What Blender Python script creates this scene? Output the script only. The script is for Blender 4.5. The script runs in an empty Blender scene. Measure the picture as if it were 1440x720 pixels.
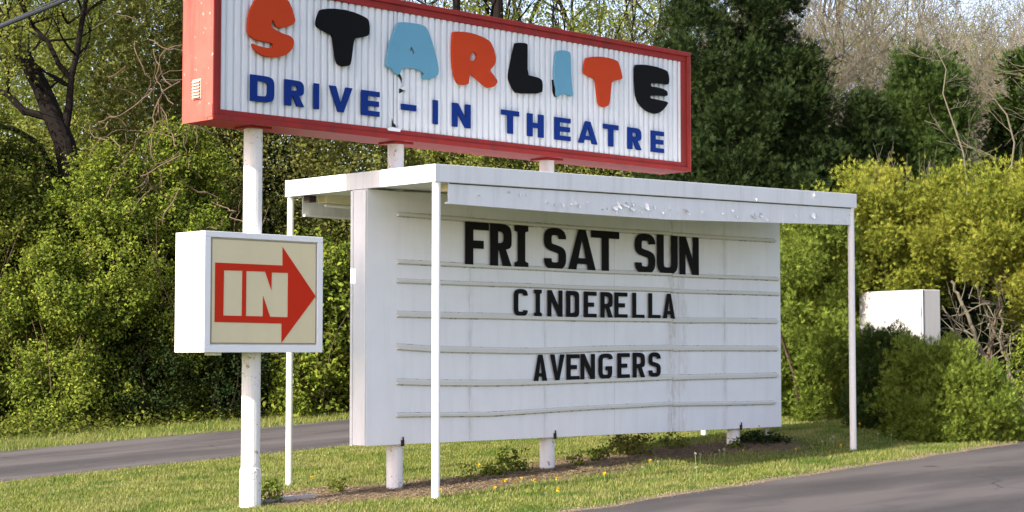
import bpy, math, random
import numpy as np
from mathutils import Vector, Matrix
from mathutils.geometry import tessellate_polygon

# ------------------------------------------------------------------ camera, sky, sun
# World frame: x runs along the sign board, y away from the entrance road, z up (metres).
SC = bpy.context.scene
A_ = math.atan2(.698, .716)
D_ = (math.cos(A_), math.sin(A_))           # the x axis of the world, in (right, ahead) of the photographer
def cw(X, Y):
    """survey point: X metres right of and Y metres ahead of where the photographer stood -> world x, y"""
    dx, dy = X + 1.33, Y - 19.9
    return dx*D_[0] + dy*D_[1], -(dx*D_[1] - dy*D_[0])
cam = bpy.data.cameras.new('camera'); camo = bpy.data.objects.new('camera', cam); SC.collection.objects.link(camo)
cx, cy = cw(0, 0)
camo.location = (cx, cy, 1.5)
camo.rotation_euler = (math.radians(90) + math.atan(137/2500), 0, -A_)
cam.sensor_width = 36; cam.lens = 62.5; cam.clip_start = .1; cam.clip_end = 2000
SC.camera = camo

SUN_EL, SUN_A = math.radians(34), math.radians(2.0)   # sun stands left along the board, just behind its face
sdir = Vector((-math.cos(SUN_EL)*math.cos(SUN_A), math.cos(SUN_EL)*math.sin(SUN_A), math.sin(SUN_EL)))
w = bpy.data.worlds.new('World'); SC.world = w; w.use_nodes = True
nt = w.node_tree; nt.nodes.clear()
sky = nt.nodes.new('ShaderNodeTexSky'); sky.sky_type = 'NISHITA'; sky.sun_disc = False
sky.sun_elevation = SUN_EL; sky.sun_rotation = math.atan2(sdir.x, sdir.y) % (2*math.pi)
sky.air_density = 1.0; sky.dust_density = 1.5; sky.ozone_density = 1.0
bg = nt.nodes.new('ShaderNodeBackground'); bg.inputs['Strength'].default_value = .15
wo = nt.nodes.new('ShaderNodeOutputWorld')
tn = nt.nodes.new('ShaderNodeMix'); tn.data_type = 'RGBA'; tn.blend_type = 'MULTIPLY'; tn.inputs[0].default_value = 1
nt.links.new(sky.outputs[0], tn.inputs[6]); tn.inputs[7].default_value = (1.18, 1.01, 1.02, 1)          # a slightly milky spring sky
nt.links.new(tn.outputs[2], bg.inputs[0]); nt.links.new(bg.outputs[0], wo.inputs[0])
sl = bpy.data.lights.new('sun', 'SUN'); sl.energy = 4.3; sl.angle = math.radians(.5); sl.color = (1, .93, .82)
so = bpy.data.objects.new('sun', sl); SC.collection.objects.link(so)
so.rotation_euler = sdir.to_track_quat('Z', 'Y').to_euler(); so.location = (-20, 0, 30)
SC.view_settings.view_transform = 'Standard'; SC.view_settings.look = 'None'
SC.view_settings.gamma = 1; SC.view_settings.use_curve_mapping = False
SC.view_settings.exposure = 1.16
SC.cycles.max_bounces = 6; SC.cycles.diffuse_bounces = 4; SC.cycles.transmission_bounces = 3
SC.cycles.transparent_max_bounces = 4

C = SC.collection
# ------------------------------------------------------------------ helpers
def tag(o, label=None, cat=None, group=None, kind=None):
    if label: o['label'] = label
    if cat: o['category'] = cat
    if group: o['group'] = group
    if kind: o['kind'] = kind
    return o
def thing(name, label, cat, loc=(0, 0, 0), rz=0, group=None):
    o = bpy.data.objects.new(name, None); C.objects.link(o); o.location = loc; o.rotation_euler = (0, 0, rz)
    o.empty_display_size = .2
    return tag(o, label, cat, group)
def link(name, me, mat, parent=None, world=True):
    """link a mesh; vertices are in world coordinates when world is True, else in the parent's frame"""
    if mat is not None:
        for m in (mat if isinstance(mat, (list, tuple)) else [mat]): me.materials.append(m)
    o = bpy.data.objects.new(name, me); C.objects.link(o)
    if parent is not None:
        o.parent = parent
        if world:
            bpy.context.view_layer.update
            o.matrix_parent_inverse = (Matrix.Translation(parent.location) @ parent.rotation_euler.to_matrix().to_4x4()).inverted()
    return o
class MB:
    """collects shapes for ONE mesh"""
    def __init__(s): s.v = []; s.f = []; s.m = []
    def add(s, vs, fs, mi=0):
        k = len(s.v); s.v += [tuple(v) for v in vs]; s.f += [tuple(i+k for i in f) for f in fs]; s.m += [mi]*len(fs)
    def box(s, x0, x1, y0, y1, z0, z1, mi=0, zr=None, fn=None, bev=0):
        vs = [(x, y, z) for x in (x0, x1) for y in (y0, y1) for z in (z0, z1)]
        if fn: vs = [fn(*v) for v in vs]
        s.add(vs, [(0, 1, 3, 2), (4, 6, 7, 5), (0, 4, 5, 1), (2, 3, 7, 6), (0, 2, 6, 4), (1, 5, 7, 3)], mi)
    def tube(s, pts, rad, n=8, mi=0, cap=True):
        pts = [Vector(p) for p in pts]; k0 = len(s.v); rings = []
        up0 = Vector((0, 0, 1))
        for i, p in enumerate(pts):
            t = (pts[min(i+1, len(pts)-1)] - pts[max(i-1, 0)]).normalized()
            a = t.cross(up0 if abs(t.z) < .9 else Vector((1, 0, 0))).normalized(); b = t.cross(a)
            r = rad[i] if isinstance(rad, (list, tuple)) else rad
            rings.append([p + (a*math.cos(q) + b*math.sin(q))*r for q in [2*math.pi*j/n for j in range(n)]])
        vs = [tuple(v) for r in rings for v in r]; fs = []
        for i in range(len(pts)-1):
            for j in range(n):
                fs.append((i*n+j, (i+1)*n+j, (i+1)*n+(j+1) % n, i*n+(j+1) % n))
        if cap: fs += [tuple(range(n)), tuple(reversed(range((len(pts)-1)*n, len(pts)*n)))]
        s.add(vs, fs, mi)
    def build(s, name, mat, parent=None, smooth=False, bevel=0, world=True):
        me = bpy.data.meshes.new(name); me.from_pydata(s.v, [], s.f)
        if any(s.m): me.polygons.foreach_set('material_index', s.m)
        if smooth: me.polygons.foreach_set('use_smooth', [True]*len(me.polygons))
        me.update()
        o = link(name, me, mat, parent, world)
        if bevel:
            b = o.modifiers.new('bevel', 'BEVEL'); b.width = bevel; b.segments = 2; b.limit_method = 'ANGLE'
        return o
def np_mesh(name, V, fsize, mat, parent=None, mats=None, smooth=False, attrs=None):
    """V: (n*fsize,3) vertices, each consecutive fsize form one face"""
    V = np.ascontiguousarray(V, dtype=np.float32); n = len(V)//fsize
    me = bpy.data.meshes.new(name); me.vertices.add(len(V)); me.loops.add(len(V)); me.polygons.add(n)
    me.vertices.foreach_set('co', V.ravel()); me.loops.foreach_set('vertex_index', np.arange(len(V), dtype=np.int32))
    me.polygons.foreach_set('loop_start', np.arange(0, len(V), fsize, dtype=np.int32))
    me.update(calc_edges=True)
    return link(name, me, mat, parent)

# ------------------------------------------------------------------ materials
def mat_new(name):
    m = bpy.data.materials.new(name); m.use_nodes = True; nt = m.node_tree; nt.nodes.clear()
    return m, nt, nt.nodes.new, nt.links.new
def out(nt, sh):
    o = nt.nodes.new('ShaderNodeOutputMaterial'); nt.links.new(sh, o.inputs[0])
def noise(nt, coord, scale, detail=4, rough=.6, stretch=None):
    if stretch:
        mp = nt.nodes.new('ShaderNodeMapping'); mp.inputs['Scale'].default_value = stretch
        nt.links.new(coord, mp.inputs[0]); coord = mp.outputs[0]
    n = nt.nodes.new('ShaderNodeTexNoise'); n.inputs['Scale'].default_value = scale
    n.inputs['Detail'].default_value = detail; n.inputs['Roughness'].default_value = rough
    nt.links.new(coord, n.inputs['Vector']); return n.outputs['Fac']
def ramp(nt, fac, stops):
    r = nt.nodes.new('ShaderNodeValToRGB'); e = r.color_ramp.elements
    while len(e) < len(stops): e.new(.5)
    for k, (p, c) in enumerate(stops):
        e[k].position = p; e[k].color = (*c, 1) if len(c) == 3 else c
    nt.links.new(fac, r.inputs[0]); return r.outputs[0]
def mixc(nt, fac, a, b):
    m = nt.nodes.new('ShaderNodeMix'); m.data_type = 'RGBA'
    if isinstance(fac, (int, float)): m.inputs[0].default_value = fac
    else: nt.links.new(fac, m.inputs[0])
    for k, c in ((6, a), (7, b)):
        if isinstance(c, tuple): m.inputs[k].default_value = (*c, 1)
        else: nt.links.new(c, m.inputs[k])
    return m.outputs[2]
def math_(nt, op, a, b=None, clamp=False):
    m = nt.nodes.new('ShaderNodeMath'); m.operation = op; m.use_clamp = clamp
    for k, c in ((0, a), (1, b)):
        if c is None: continue
        if isinstance(c, (int, float)): m.inputs[k].default_value = c
        else: nt.links.new(c, m.inputs[k])
    return m.outputs[0]
def paint(name, col, rough=.55, worn=None, worn_at=.68, streak=None, streak_amt=.35, bump=.15, bscale=60, metal=0, spec=.35, mottle=.08, runs=()):
    m, nt, N, L = mat_new(name)
    g = N('ShaderNodeNewGeometry').outputs['Position']
    n1 = noise(nt, g, 2.3, 5, .65)
    c = mixc(nt, n1, tuple(x*(1-mottle) for x in col), tuple(min(1, x*(1+mottle)) for x in col))
    if streak:
        n2 = noise(nt, g, 1.0, 5, .7, (9, 9, .7))
        c = mixc(nt, math_(nt, 'MULTIPLY', ramp(nt, n2, [(.48, (0, 0, 0)), (.78, (1, 1, 1))]), streak_amt), c, streak)
    if runs:                                                     # rusty water runs at the joints
        sx = N('ShaderNodeSeparateXYZ'); L(g, sx.inputs[0])
        for x0, wd, amt in runs:
            f = math_(nt, 'SUBTRACT', 1.0, math_(nt, 'DIVIDE', math_(nt, 'ABSOLUTE', math_(nt, 'SUBTRACT', sx.outputs[0], x0)), wd), True)
            f = math_(nt, 'MULTIPLY', f, math_(nt, 'MULTIPLY', ramp(nt, noise(nt, g, 2.5, 6, .75, (5, 5, 1.5)), [(.42, (0, 0, 0)), (.66, (1, 1, 1))]), amt))
            c = mixc(nt, f, c, (.36, .31, .24))
    if worn:
        n3 = noise(nt, g, 14, 8, .72); n4 = noise(nt, g, 1.6, 3, .6)
        s = math_(nt, 'ADD', n3, math_(nt, 'MULTIPLY', n4, .35))
        c = mixc(nt, ramp(nt, s, [(worn_at, (0, 0, 0)), (worn_at+.03, (1, 1, 1))]), c, worn)
    p = N('ShaderNodeBsdfPrincipled'); L(c, p.inputs['Base Color'])
    p.inputs['Roughness'].default_value = rough; p.inputs['Metallic'].default_value = metal
    p.inputs['Specular IOR Level'].default_value = spec
    b = N('ShaderNodeBump'); b.inputs['Strength'].default_value = bump; b.inputs['Distance'].default_value = .01
    L(noise(nt, g, bscale, 5, .7), b.inputs['Height']); L(b.outputs[0], p.inputs['Normal'])
    out(nt, p.outputs[0]); return m
def foliage(name, cols, trans=.3, gloss=.0, patch=False):
    m, nt, N, L = mat_new(name)
    geo = N('ShaderNodeNewGeometry')
    c = ramp(nt, geo.outputs['Random Per Island'], [(i/(len(cols)-1) if len(cols) > 1 else 0, c) for i, c in enumerate(cols)])
    big = noise(nt, geo.outputs['Position'], 1.1, 3, .5)
    c = mixc(nt, math_(nt, 'MULTIPLY', ramp(nt, big, [(.35, (0, 0, 0)), (.7, (1, 1, 1))]), .45), c, cols[-1])
    if patch:                                                    # clover and lusher tufts through the lawn
        c = mixc(nt, math_(nt, 'MULTIPLY', ramp(nt, noise(nt, geo.outputs['Position'], 1.7, 5, .65, (.6, 1.3, 1)), [(.50, (0, 0, 0)), (.62, (1, 1, 1))]), .75), c, (.075, .15, .02))
    di = N('ShaderNodeBsdfPrincipled'); L(c, di.inputs['Base Color']); di.inputs['Roughness'].default_value = .7
    di.inputs['Specular IOR Level'].default_value = .10
    tr = N('ShaderNodeBsdfTranslucent'); L(c, tr.inputs['Color'])
    mx = N('ShaderNodeMixShader'); mx.inputs[0].default_value = trans
    L(di.outputs[0], mx.inputs[1]); L(tr.outputs[0], mx.inputs[2]); out(nt, mx.outputs[0]); return m
def bark(name, a, b, scale=18):
    m, nt, N, L = mat_new(name)
    g = N('ShaderNodeNewGeometry').outputs['Position']
    n = noise(nt, g, scale, 6, .7, (1, 1, .25))
    p = N('ShaderNodeBsdfPrincipled'); L(mixc(nt, n, a, b), p.inputs['Base Color']); p.inputs['Roughness'].default_value = .9
    p.inputs['Specular IOR Level'].default_value = .1
    bu = N('ShaderNodeBump'); bu.inputs['Strength'].default_value = .6; bu.inputs['Distance'].default_value = .02
    L(n, bu.inputs['Height']); L(bu.outputs[0], p.inputs['Normal']); out(nt, p.outputs[0]); return m

WHITE = paint('white_paint', (.76, .77, .76), worn=(.33, .32, .29), worn_at=.86, streak=(.50, .48, .43), streak_amt=.45)
BOARDW = paint('board_paint', (.79, .80, .80), worn=(.36, .36, .34), worn_at=.93, streak=(.58, .59, .56), streak_amt=.28, bump=.1, runs=((4.62, .16, .8), (4.85, .12, .5), (1.05, .08, .4), (5.7, .08, .5), (2.28, .06, .4)))
POSTW = paint('post_paint', (.74, .73, .71), worn=(.34, .28, .22), worn_at=.775, streak=(.5, .47, .42), streak_amt=.35, bump=.45, bscale=28)
POLEW = paint('pole_paint', (.80, .80, .78), worn=(.45, .33, .24), worn_at=.95, bump=.05)
TRACK = paint('track_paint', (.66, .66, .60), worn=(.2, .18, .15), worn_at=.93, bump=.05)
METALW = paint('white_metal', (.80, .81, .82), rough=.35, bump=.02)
CREAM = paint('cream_plastic', (.70, .62, .40), rough=.6, spec=.1, bump=.02, streak=(.54, .52, .38), streak_amt=.25)
SIGNRED = paint('sign_red', (.55, .030, .010), rough=.6, spec=.08, bump=.01)
FRAMERED = paint('frame_red', (.30, .026, .022), worn=(.40, .20, .17), worn_at=.94, streak=(.10, .03, .022), streak_amt=.7, spec=.15, mottle=.25)
SALMON = paint('faded_red', (.46, .105, .08), worn=(.62, .40, .36), worn_at=.80, streak=(.42, .05, .04), streak_amt=1.0, mottle=.4, spec=.15)
ORANGE = paint('orange_letter', (.52, .050, .010), bump=.05, mottle=.12, spec=.15, rough=.7)
BLACKL = paint('black_letter', (.006, .006, .007), bump=.1, rough=.8, spec=.1)
LBLUE = paint('light_blue_letter', (.13, .34, .46), worn=(.30, .36, .38), worn_at=.90, mottle=.15, spec=.15)
BLUE = paint('blue_letter', (.004, .028, .19), bump=.05, spec=.12, rough=.7)
PLBLACK = paint('marquee_black', (.008, .008, .008), rough=.75, bump=.1, spec=.12, worn=(.06,.055,.05), worn_at=.93)
RUST = paint('rust', (.040, .028, .022), rough=.9)
DARK = paint('hole_shade', (.02, .018, .016), rough=.95)
CONC = paint('concrete', (.40, .37, .32), rough=.95, bump=.5)
CABLE = paint('cable_black', (.02, .022, .03), rough=.5)

def panel_mat():
    m, nt, N, L = mat_new('corrugated_white')
    g = N('ShaderNodeNewGeometry').outputs['Position']
    n2 = noise(nt, g, 1.0, 5, .7, (14, 14, .8))
    c = mixc(nt, math_(nt, 'MULTIPLY', ramp(nt, n2, [(.5, (0, 0, 0)), (.8, (1, 1, 1))]), .5), (.72, .74, .75), (.45, .45, .43))
    sx = N('ShaderNodeSeparateXYZ'); L(g, sx.inputs[0])
    # one rust run down the last rib, and rust bleeding where the panels meet
    for x0, wd, amt in ((4.64, .02, .85), (-.12, .03, .0)):
        d = math_(nt, 'ABSOLUTE', math_(nt, 'SUBTRACT', sx.outputs[0], x0))
        f = math_(nt, 'SUBTRACT', 1.0, math_(nt, 'DIVIDE', d, wd), True)
        f = math_(nt, 'MULTIPLY', f, math_(nt, 'MULTIPLY', ramp(nt, noise(nt, g, 2, 4, .6, (1, 1, 1.5)), [(.3, (.2, .2, .2)), (.6, (1, 1, 1))]), amt))
        c = mixc(nt, f, c, (.42, .20, .08))
    p = N('ShaderNodeBsdfPrincipled'); L(c, p.inputs['Base Color']); p.inputs['Roughness'].default_value = .45
    out(nt, p.outputs[0]); return m
PANEL = panel_mat()

# ------------------------------------------------------------------ ground
def sstep(a, b, x):
    t = np.clip((x-a)/(b-a), 0, 1); return t*t*(3-2*t)
def gz(x, y):
    x = np.asarray(x, float); y = np.asarray(y, float); o = -y
    xx = np.clip(x, -4, 14)
    s = sstep(0, 1.2, o)
    return (.045-.018*s)*xx - .03*np.clip(o-1.2, 0, 4)
def vnoise(x, y, s, seed=0):
    """cheap smooth value noise on numpy arrays"""
    x = np.asarray(x, float)*s + seed*17.3; y = np.asarray(y, float)*s + seed*9.1
    xi = np.floor(x).astype(int); yi = np.floor(y).astype(int); fx = x-xi; fy = y-yi
    fx = fx*fx*(3-2*fx); fy = fy*fy*(3-2*fy)
    def h(a, b):
        v = np.sin(a*127.1 + b*311.7 + seed*74.7)*43758.5453; return v-np.floor(v)
    return (h(xi, yi)*(1-fx)+h(xi+1, yi)*fx)*(1-fy) + (h(xi, yi+1)*(1-fx)+h(xi+1, yi+1)*fx)*fy
def fbm(x, y, s, seed=0):
    return vnoise(x, y, s, seed)*.5 + vnoise(x, y, s*2.1, seed+1)*.3 + vnoise(x, y, s*4.3, seed+2)*.2
ROAD_O, DR0, DR1 = 2.62, 5.08, 9.45           # distances from the board line: entrance road edge; exit drive edges
def road_edge(x): return 2.93 - .083*(np.clip(x, -12, 16)+.24) + .10*(fbm(x, 0*x, .8, 3)-.5)*2 + .02*np.sin(x*5)
def bare_f(x, y):
    """how bare the soil is: the bed under the board, a path by the posts, the road's gravelly edge"""
    o = -y
    w1 = .62 + .6*(fbm(x, y, 1.3, 5)-.5) + .25*np.exp(-((x+.7)/.9)**2)
    a = np.exp(-((o-.12-.35*np.sin(x*.9+.6)*.4)/w1)**2)*sstep(-2.0, -1.4, x)*(1-sstep(6.3, 7.4, x))
    a = a*(.25+1.7*fbm(x, y, 2.2, 8)+.5*np.exp(-((x+.7)/.9)**2)) 
    e = np.exp(-((o-road_edge(x))/.13)**2)*.95*(.3+1.2*fbm(x, y, 3, 4))
    e2 = np.exp(-((o+DR0)/.10)**2)*.7 + np.exp(-((o+DR1)/.12)**2)*.7
    return np.clip(np.maximum(np.maximum(a*1.25, e), e2), 0, 1)
def axis(lo, hi, st, far, n):
    a = np.arange(lo, hi+1e-6, st)
    k = np.cumsum(np.geomspace(st*2, far/3, n)); k = k*(far/k[-1])
    return np.concatenate([(lo-k)[::-1], a, hi+k])
xs = axis(-8, 16, .14, 500, 22); ys = axis(-12, 18, .14, 500, 22)
X, Y = np.meshgrid(xs, ys, indexing='ij'); Z = gz(X, Y)
nx, ny = X.shape
me = bpy.data.meshes.new('lawn_ground')
idx = np.arange(nx*ny).reshape(nx, ny)
q = np.stack([idx[:-1, :-1], idx[1:, :-1], idx[1:, 1:], idx[:-1, 1:]], -1).reshape(-1, 4)
me.vertices.add(nx*ny); me.vertices.foreach_set('co', np.stack([X, Y, Z], -1).astype(np.float32).ravel())
me.loops.add(q.size); me.loops.foreach_set('vertex_index', q.astype(np.int32).ravel())
me.polygons.add(len(q)); me.polygons.foreach_set('loop_start', np.arange(0, q.size, 4, dtype=np.int32))
me.update(calc_edges=True)
me.polygons.foreach_set('use_smooth', np.ones(len(q), bool))
at = me.attributes.new('bare', 'FLOAT', 'POINT'); at.data.foreach_set('value', bare_f(X, Y).astype(np.float32).ravel())
m, nt, N, L = mat_new('lawn_soil')
g = N('ShaderNodeNewGeometry').outputs['Position']
gr = mixc(nt, noise(nt, g, 3, 6, .7), (.075, .115, .022), (.17, .19, .055))
gr = mixc(nt, ramp(nt, noise(nt, g, 45, 4, .8), [(.4, (0, 0, 0)), (.62, (1, 1, 1))]), gr, (.06, .10, .02))
so_ = mixc(nt, noise(nt, g, 30, 6, .8), (.13, .085, .05), (.34, .26, .17))
a_ = N('ShaderNodeAttribute'); a_.attribute_name = 'bare'
gb = math_(nt, 'ADD', a_.outputs['Fac'], math_(nt, 'MULTIPLY', math_(nt, 'SUBTRACT', noise(nt, g, 9, 6, .8), .5), .9))
c = mixc(nt, ramp(nt, gb, [(.38, (0, 0, 0)), (.55, (1, 1, 1))]), gr, so_)
p = N('ShaderNodeBsdfPrincipled'); L(c, p.inputs['Base Color']); p.inputs['Roughness'].default_value = .95
p.inputs['Specular IOR Level'].default_value = .1
b = N('ShaderNodeBump'); b.inputs['Strength'].default_value = .8; b.inputs['Distance'].default_value = .03
L(noise(nt, g, 40, 5, .8), b.inputs['Height']); L(b.outputs[0], p.inputs['Normal']); out(nt, p.outputs[0])
link('ground', me, m)['kind'] = 'structure'

def asphalt(name, lo, hi):
    m, nt, N, L = mat_new(name)
    g = N('ShaderNodeNewGeometry').outputs['Position']
    big = noise(nt, g, .55, 5, .6, (.35, 1.6, 1))  # stretched dark and light streaks: road shadow put into the asphalt colour
    c = ramp(nt, big, [(.36, lo), (.47, tuple((a+b)/2.3 for a, b in zip(lo, hi))), (.60, hi)])
    sp = ramp(nt, noise(nt, g, 90, 3, .8), [(.45, (0, 0, 0)), (.75, (1, 1, 1))])
    c = mixc(nt, math_(nt, 'MULTIPLY', sp, .5), c, (.13, .115, .11))
    c = mixc(nt, ramp(nt, noise(nt, g, 7, 8, .85), [(.70, (0, 0, 0)), (.75, (1, 1, 1))]), c, (.2, .18, .16))
    vo = N('ShaderNodeTexVoronoi'); vo.feature = 'DISTANCE_TO_EDGE'; vo.inputs['Scale'].default_value = .45
    wv = N('ShaderNodeMix'); wv.data_type = 'RGBA'; wv.inputs[0].default_value = .35; L(g, wv.inputs[6])
    nz = N('ShaderNodeTexNoise'); nz.inputs['Scale'].default_value = 1.6; nz.inputs['Detail'].default_value = 6; L(g, nz.inputs['Vector']); L(nz.outputs['Color'], wv.inputs[7]); L(wv.outputs[2], vo.inputs['Vector'])
    ck = math_(nt, 'MULTIPLY', ramp(nt, vo.outputs['Distance'], [(.002, (1, 1, 1)), (.006, (0, 0, 0))]), ramp(nt, noise(nt, g, .8, 3, .6), [(.48, (0, 0, 0)), (.6, (.7, .7, .7))]))
    c = mixc(nt, ck, c, (.012, .011, .011))
    p = N('ShaderNodeBsdfPrincipled'); L(c, p.inputs['Base Color']); p.inputs['Roughness'].default_value = .85
    p.inputs['Specular IOR Level'].default_value = .25
    b = N('ShaderNodeBump'); b.inputs['Strength'].default_value = .5; b.inputs['Distance'].default_value = .012
    L(noise(nt, g, 120, 3, .8), b.inputs['Height']); L(b.outputs[0], p.inputs['Normal']); out(nt, p.outputs[0]); return m
def strip(name, x0, x1, ofn0, ofn1, lift, mat, nacross=24, st=.14):
    xs = np.arange(x0, x1, st); V = []; 
    a = np.array([ofn0(x) for x in xs]); b = np.array([ofn1(x) for x in xs]); u = np.linspace(0, 1, nacross)
    O = a[:, None]*(1-u) + b[:, None]*u; XX = np.repeat(xs[:, None], nacross, 1)
    ZZ = gz(XX, -O) + lift
    ZZ[:, 0] -= lift*1.6; ZZ[:, -1] -= lift*1.6                     # the surfacing feathers into the verge
    idx = np.arange(XX.size).reshape(XX.shape)
    q = np.stack([idx[:-1, :-1], idx[1:, :-1], idx[1:, 1:], idx[:-1, 1:]], -1).reshape(-1, 4)
    me = bpy.data.meshes.new(name)
    me.from_pydata(np.stack([XX, -O, ZZ], -1).reshape(-1, 3).tolist(), [], q[:, ::-1].tolist())
    me.polygons.foreach_set('use_smooth', np.ones(len(q), bool)); me.update()
    if me.polygons[0].normal.z < 0: me.flip_normals()
    o = link(name, me, mat); o['kind'] = 'structure'; return o
strip('entrance_road', -30, 60, lambda x: float(road_edge(np.float64(x))), lambda x: 9.3+.05*math.sin(x*2), .022,
      asphalt('asphalt_entrance', (.042, .039, .038), (.098, .088, .081)), 50)
strip('exit_drive', -40, 60, lambda x: -DR0+.06*math.sin(x*1.7)+.03*math.sin(x*5.1), lambda x: -DR1+.05*math.sin(x*1.3+2), .022,
      asphalt('asphalt_exit', (.045, .042, .041), (.11, .099, .091)), 30)
STAR = [
 ('S','orange',[[(-2.122, 5.149), (-2.05, 5.204), (-1.896, 5.248), (-1.758, 5.245), (-1.692, 5.209), (-1.645, 5.14), (-1.607, 5.04), (-1.597, 5.003), (-1.625, 4.962), (-1.69, 4.931), (-1.773, 4.905), (-1.838, 4.904), (-1.866, 4.938), (-1.884, 4.973), (-1.898, 4.978), (-1.911, 4.924), (-1.902, 4.896), (-1.847, 4.873), (-1.754, 4.847), (-1.661, 4.836), (-1.619, 4.804), (-1.614, 4.759), (-1.632, 4.704), (-1.679, 4.654), (-1.752, 4.611), (-1.826, 4.591), (-1.936, 4.578), (-2.027, 4.586), (-2.108, 4.625), (-2.163, 4.699), (-2.1, 4.685), (-1.982, 4.67), (-1.882, 4.682), (-1.887, 4.726), (-1.937, 4.731), (-2.046, 4.736), (-2.118, 4.738), (-2.19, 4.777), (-2.209, 4.827), (-2.205, 4.938), (-2.184, 5.029), (-2.149, 5.101)]]),
 ('T','black',[[(-1.269, 5.157), (-1.249, 5.173), (-1.169, 5.192), (-1.061, 5.206), (-0.938, 5.212), (-0.815, 5.204), (-0.704, 5.184), (-0.599, 5.153), (-0.581, 5.059), (-0.589, 4.98), (-0.647, 4.953), (-0.73, 4.932), (-0.796, 4.918), (-0.819, 4.791), (-0.839, 4.659), (-0.859, 4.612), (-0.921, 4.596), (-0.975, 4.595), (-1.027, 4.616), (-1.05, 4.678), (-1.078, 4.813), (-1.095, 4.918), (-1.18, 4.934), (-1.247, 4.957), (-1.321, 4.99), (-1.308, 5.072)]]),
 ('A','blue',[[(-0.174, 5.168), (-0.138, 5.181), (-0.015, 5.192), (0.132, 5.197), (0.228, 5.181), (0.262, 5.152), (0.31, 5.068), (0.37, 4.929), (0.416, 4.8), (0.434, 4.712), (0.427, 4.654), (0.371, 4.614), (0.297, 4.59), (0.208, 4.58), (0.193, 4.601), (0.215, 4.642), (0.185, 4.661), (0.119, 4.678), (0.016, 4.687), (-0.093, 4.672), (-0.126, 4.643), (-0.143, 4.603), (-0.165, 4.589), (-0.215, 4.595), (-0.251, 4.635), (-0.294, 4.654), (-0.351, 4.662), (-0.33, 4.769), (-0.288, 4.938), (-0.232, 5.067)], [(0.018, 4.934), (0.062, 4.881), (0.067, 4.851), (0.037, 4.845), (-0.002, 4.874)]]),
 ('R','orange',[[(0.651, 5.169), (0.687, 5.181), (0.848, 5.197), (0.981, 5.192), (1.115, 5.173), (1.236, 5.138), (1.296, 5.057), (1.33, 4.962), (1.327, 4.895), (1.297, 4.853), (1.229, 4.796), (1.297, 4.743), (1.362, 4.678), (1.327, 4.63), (1.266, 4.596), (1.206, 4.586), (1.146, 4.611), (1.041, 4.665), (0.923, 4.726), (0.908, 4.673), (0.896, 4.595), (0.82, 4.58), (0.747, 4.579), (0.703, 4.618), (0.674, 4.69), (0.647, 4.795), (0.637, 4.978)], [(0.959, 4.986), (1.011, 4.97), (1.034, 4.933), (1.011, 4.892), (0.952, 4.874), (0.919, 4.875), (0.925, 4.936)]]),
 ('L','black',[[(1.648, 5.162), (1.677, 5.173), (1.796, 5.186), (1.843, 5.181), (1.855, 5.161), (1.852, 4.809), (1.945, 4.803), (2.05, 4.793), (2.095, 4.771), (2.11, 4.709), (2.098, 4.611), (1.677, 4.57), (1.619, 4.614), (1.546, 4.723), (1.548, 4.797), (1.597, 4.981)]]),
 ('I','blue',[[(2.34, 5.149), (2.417, 5.173), (2.51, 5.178), (2.588, 5.168), (2.596, 5.044), (2.599, 4.88), (2.619, 4.719), (2.637, 4.65), (2.61, 4.625), (2.571, 4.636), (2.509, 4.648), (2.463, 4.646), (2.416, 4.627), (2.37, 4.598), (2.339, 4.614), (2.342, 4.69), (2.316, 4.763), (2.301, 4.88), (2.317, 5.011)]]),
 ('T','orange',[[(2.862, 5.118), (2.897, 5.141), (3.013, 5.165), (3.139, 5.178), (3.301, 5.179), (3.429, 5.162), (3.456, 5.144), (3.502, 5.056), (3.535, 4.953), (3.501, 4.931), (3.336, 4.894), (3.318, 4.787), (3.295, 4.611), (3.253, 4.57), (3.19, 4.554), (3.127, 4.564), (3.091, 4.591), (3.065, 4.736), (3.039, 4.893), (2.923, 4.905), (2.826, 4.943), (2.838, 5.03)]]),
 ('E','black',[[(3.772, 5.149), (3.856, 5.161), (4.008, 5.173), (4.199, 5.169), (4.392, 5.142), (4.421, 5.081), (4.43, 5.018), (4.414, 4.963), (4.294, 4.965), (4.159, 4.957), (4.073, 4.948), (4.069, 4.903), (4.197, 4.907), (4.312, 4.897), (4.38, 4.878), (4.399, 4.842), (4.386, 4.811), (4.235, 4.806), (4.062, 4.788), (4.056, 4.75), (4.196, 4.748), (4.412, 4.737), (4.369, 4.679), (4.291, 4.614), (4.214, 4.572), (4.137, 4.561), (4.023, 4.575), (3.909, 4.621), (3.825, 4.689), (3.788, 4.773), (3.771, 4.96)]]),
]
DRIVE = [('D', -2.1597, -1.8575, 4.1072, 4.3793),('R', -1.7186, -1.4656, 4.1064, 4.3762),('I', -1.333, -1.2653, 4.1055, 4.3762),('V', -1.1268, -0.811, None, 4.3745),('E', -0.6788, -0.4259, 4.0965, 4.3698),('-', -0.108, 0.109, 4.2066, 4.2734),('I', 0.3649, 0.4339, 4.0962, 4.3653),('N', 0.6594, 0.9399, 4.0952, 4.3678),('T', 1.4363, 1.7239, None, 4.3627),('H', 1.8662, 2.1367, 4.0828, 4.36),('E', 2.3296, 2.6023, 4.0837, 4.359),('A', 2.7417, 3.0811, 4.0809, None),('T', 3.195, 3.4675, None, 4.3494),('R', 3.6456, 3.9003, 4.0779, 4.3524),('E', 4.0874, 4.3352, 4.0753, 4.348),]
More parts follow.
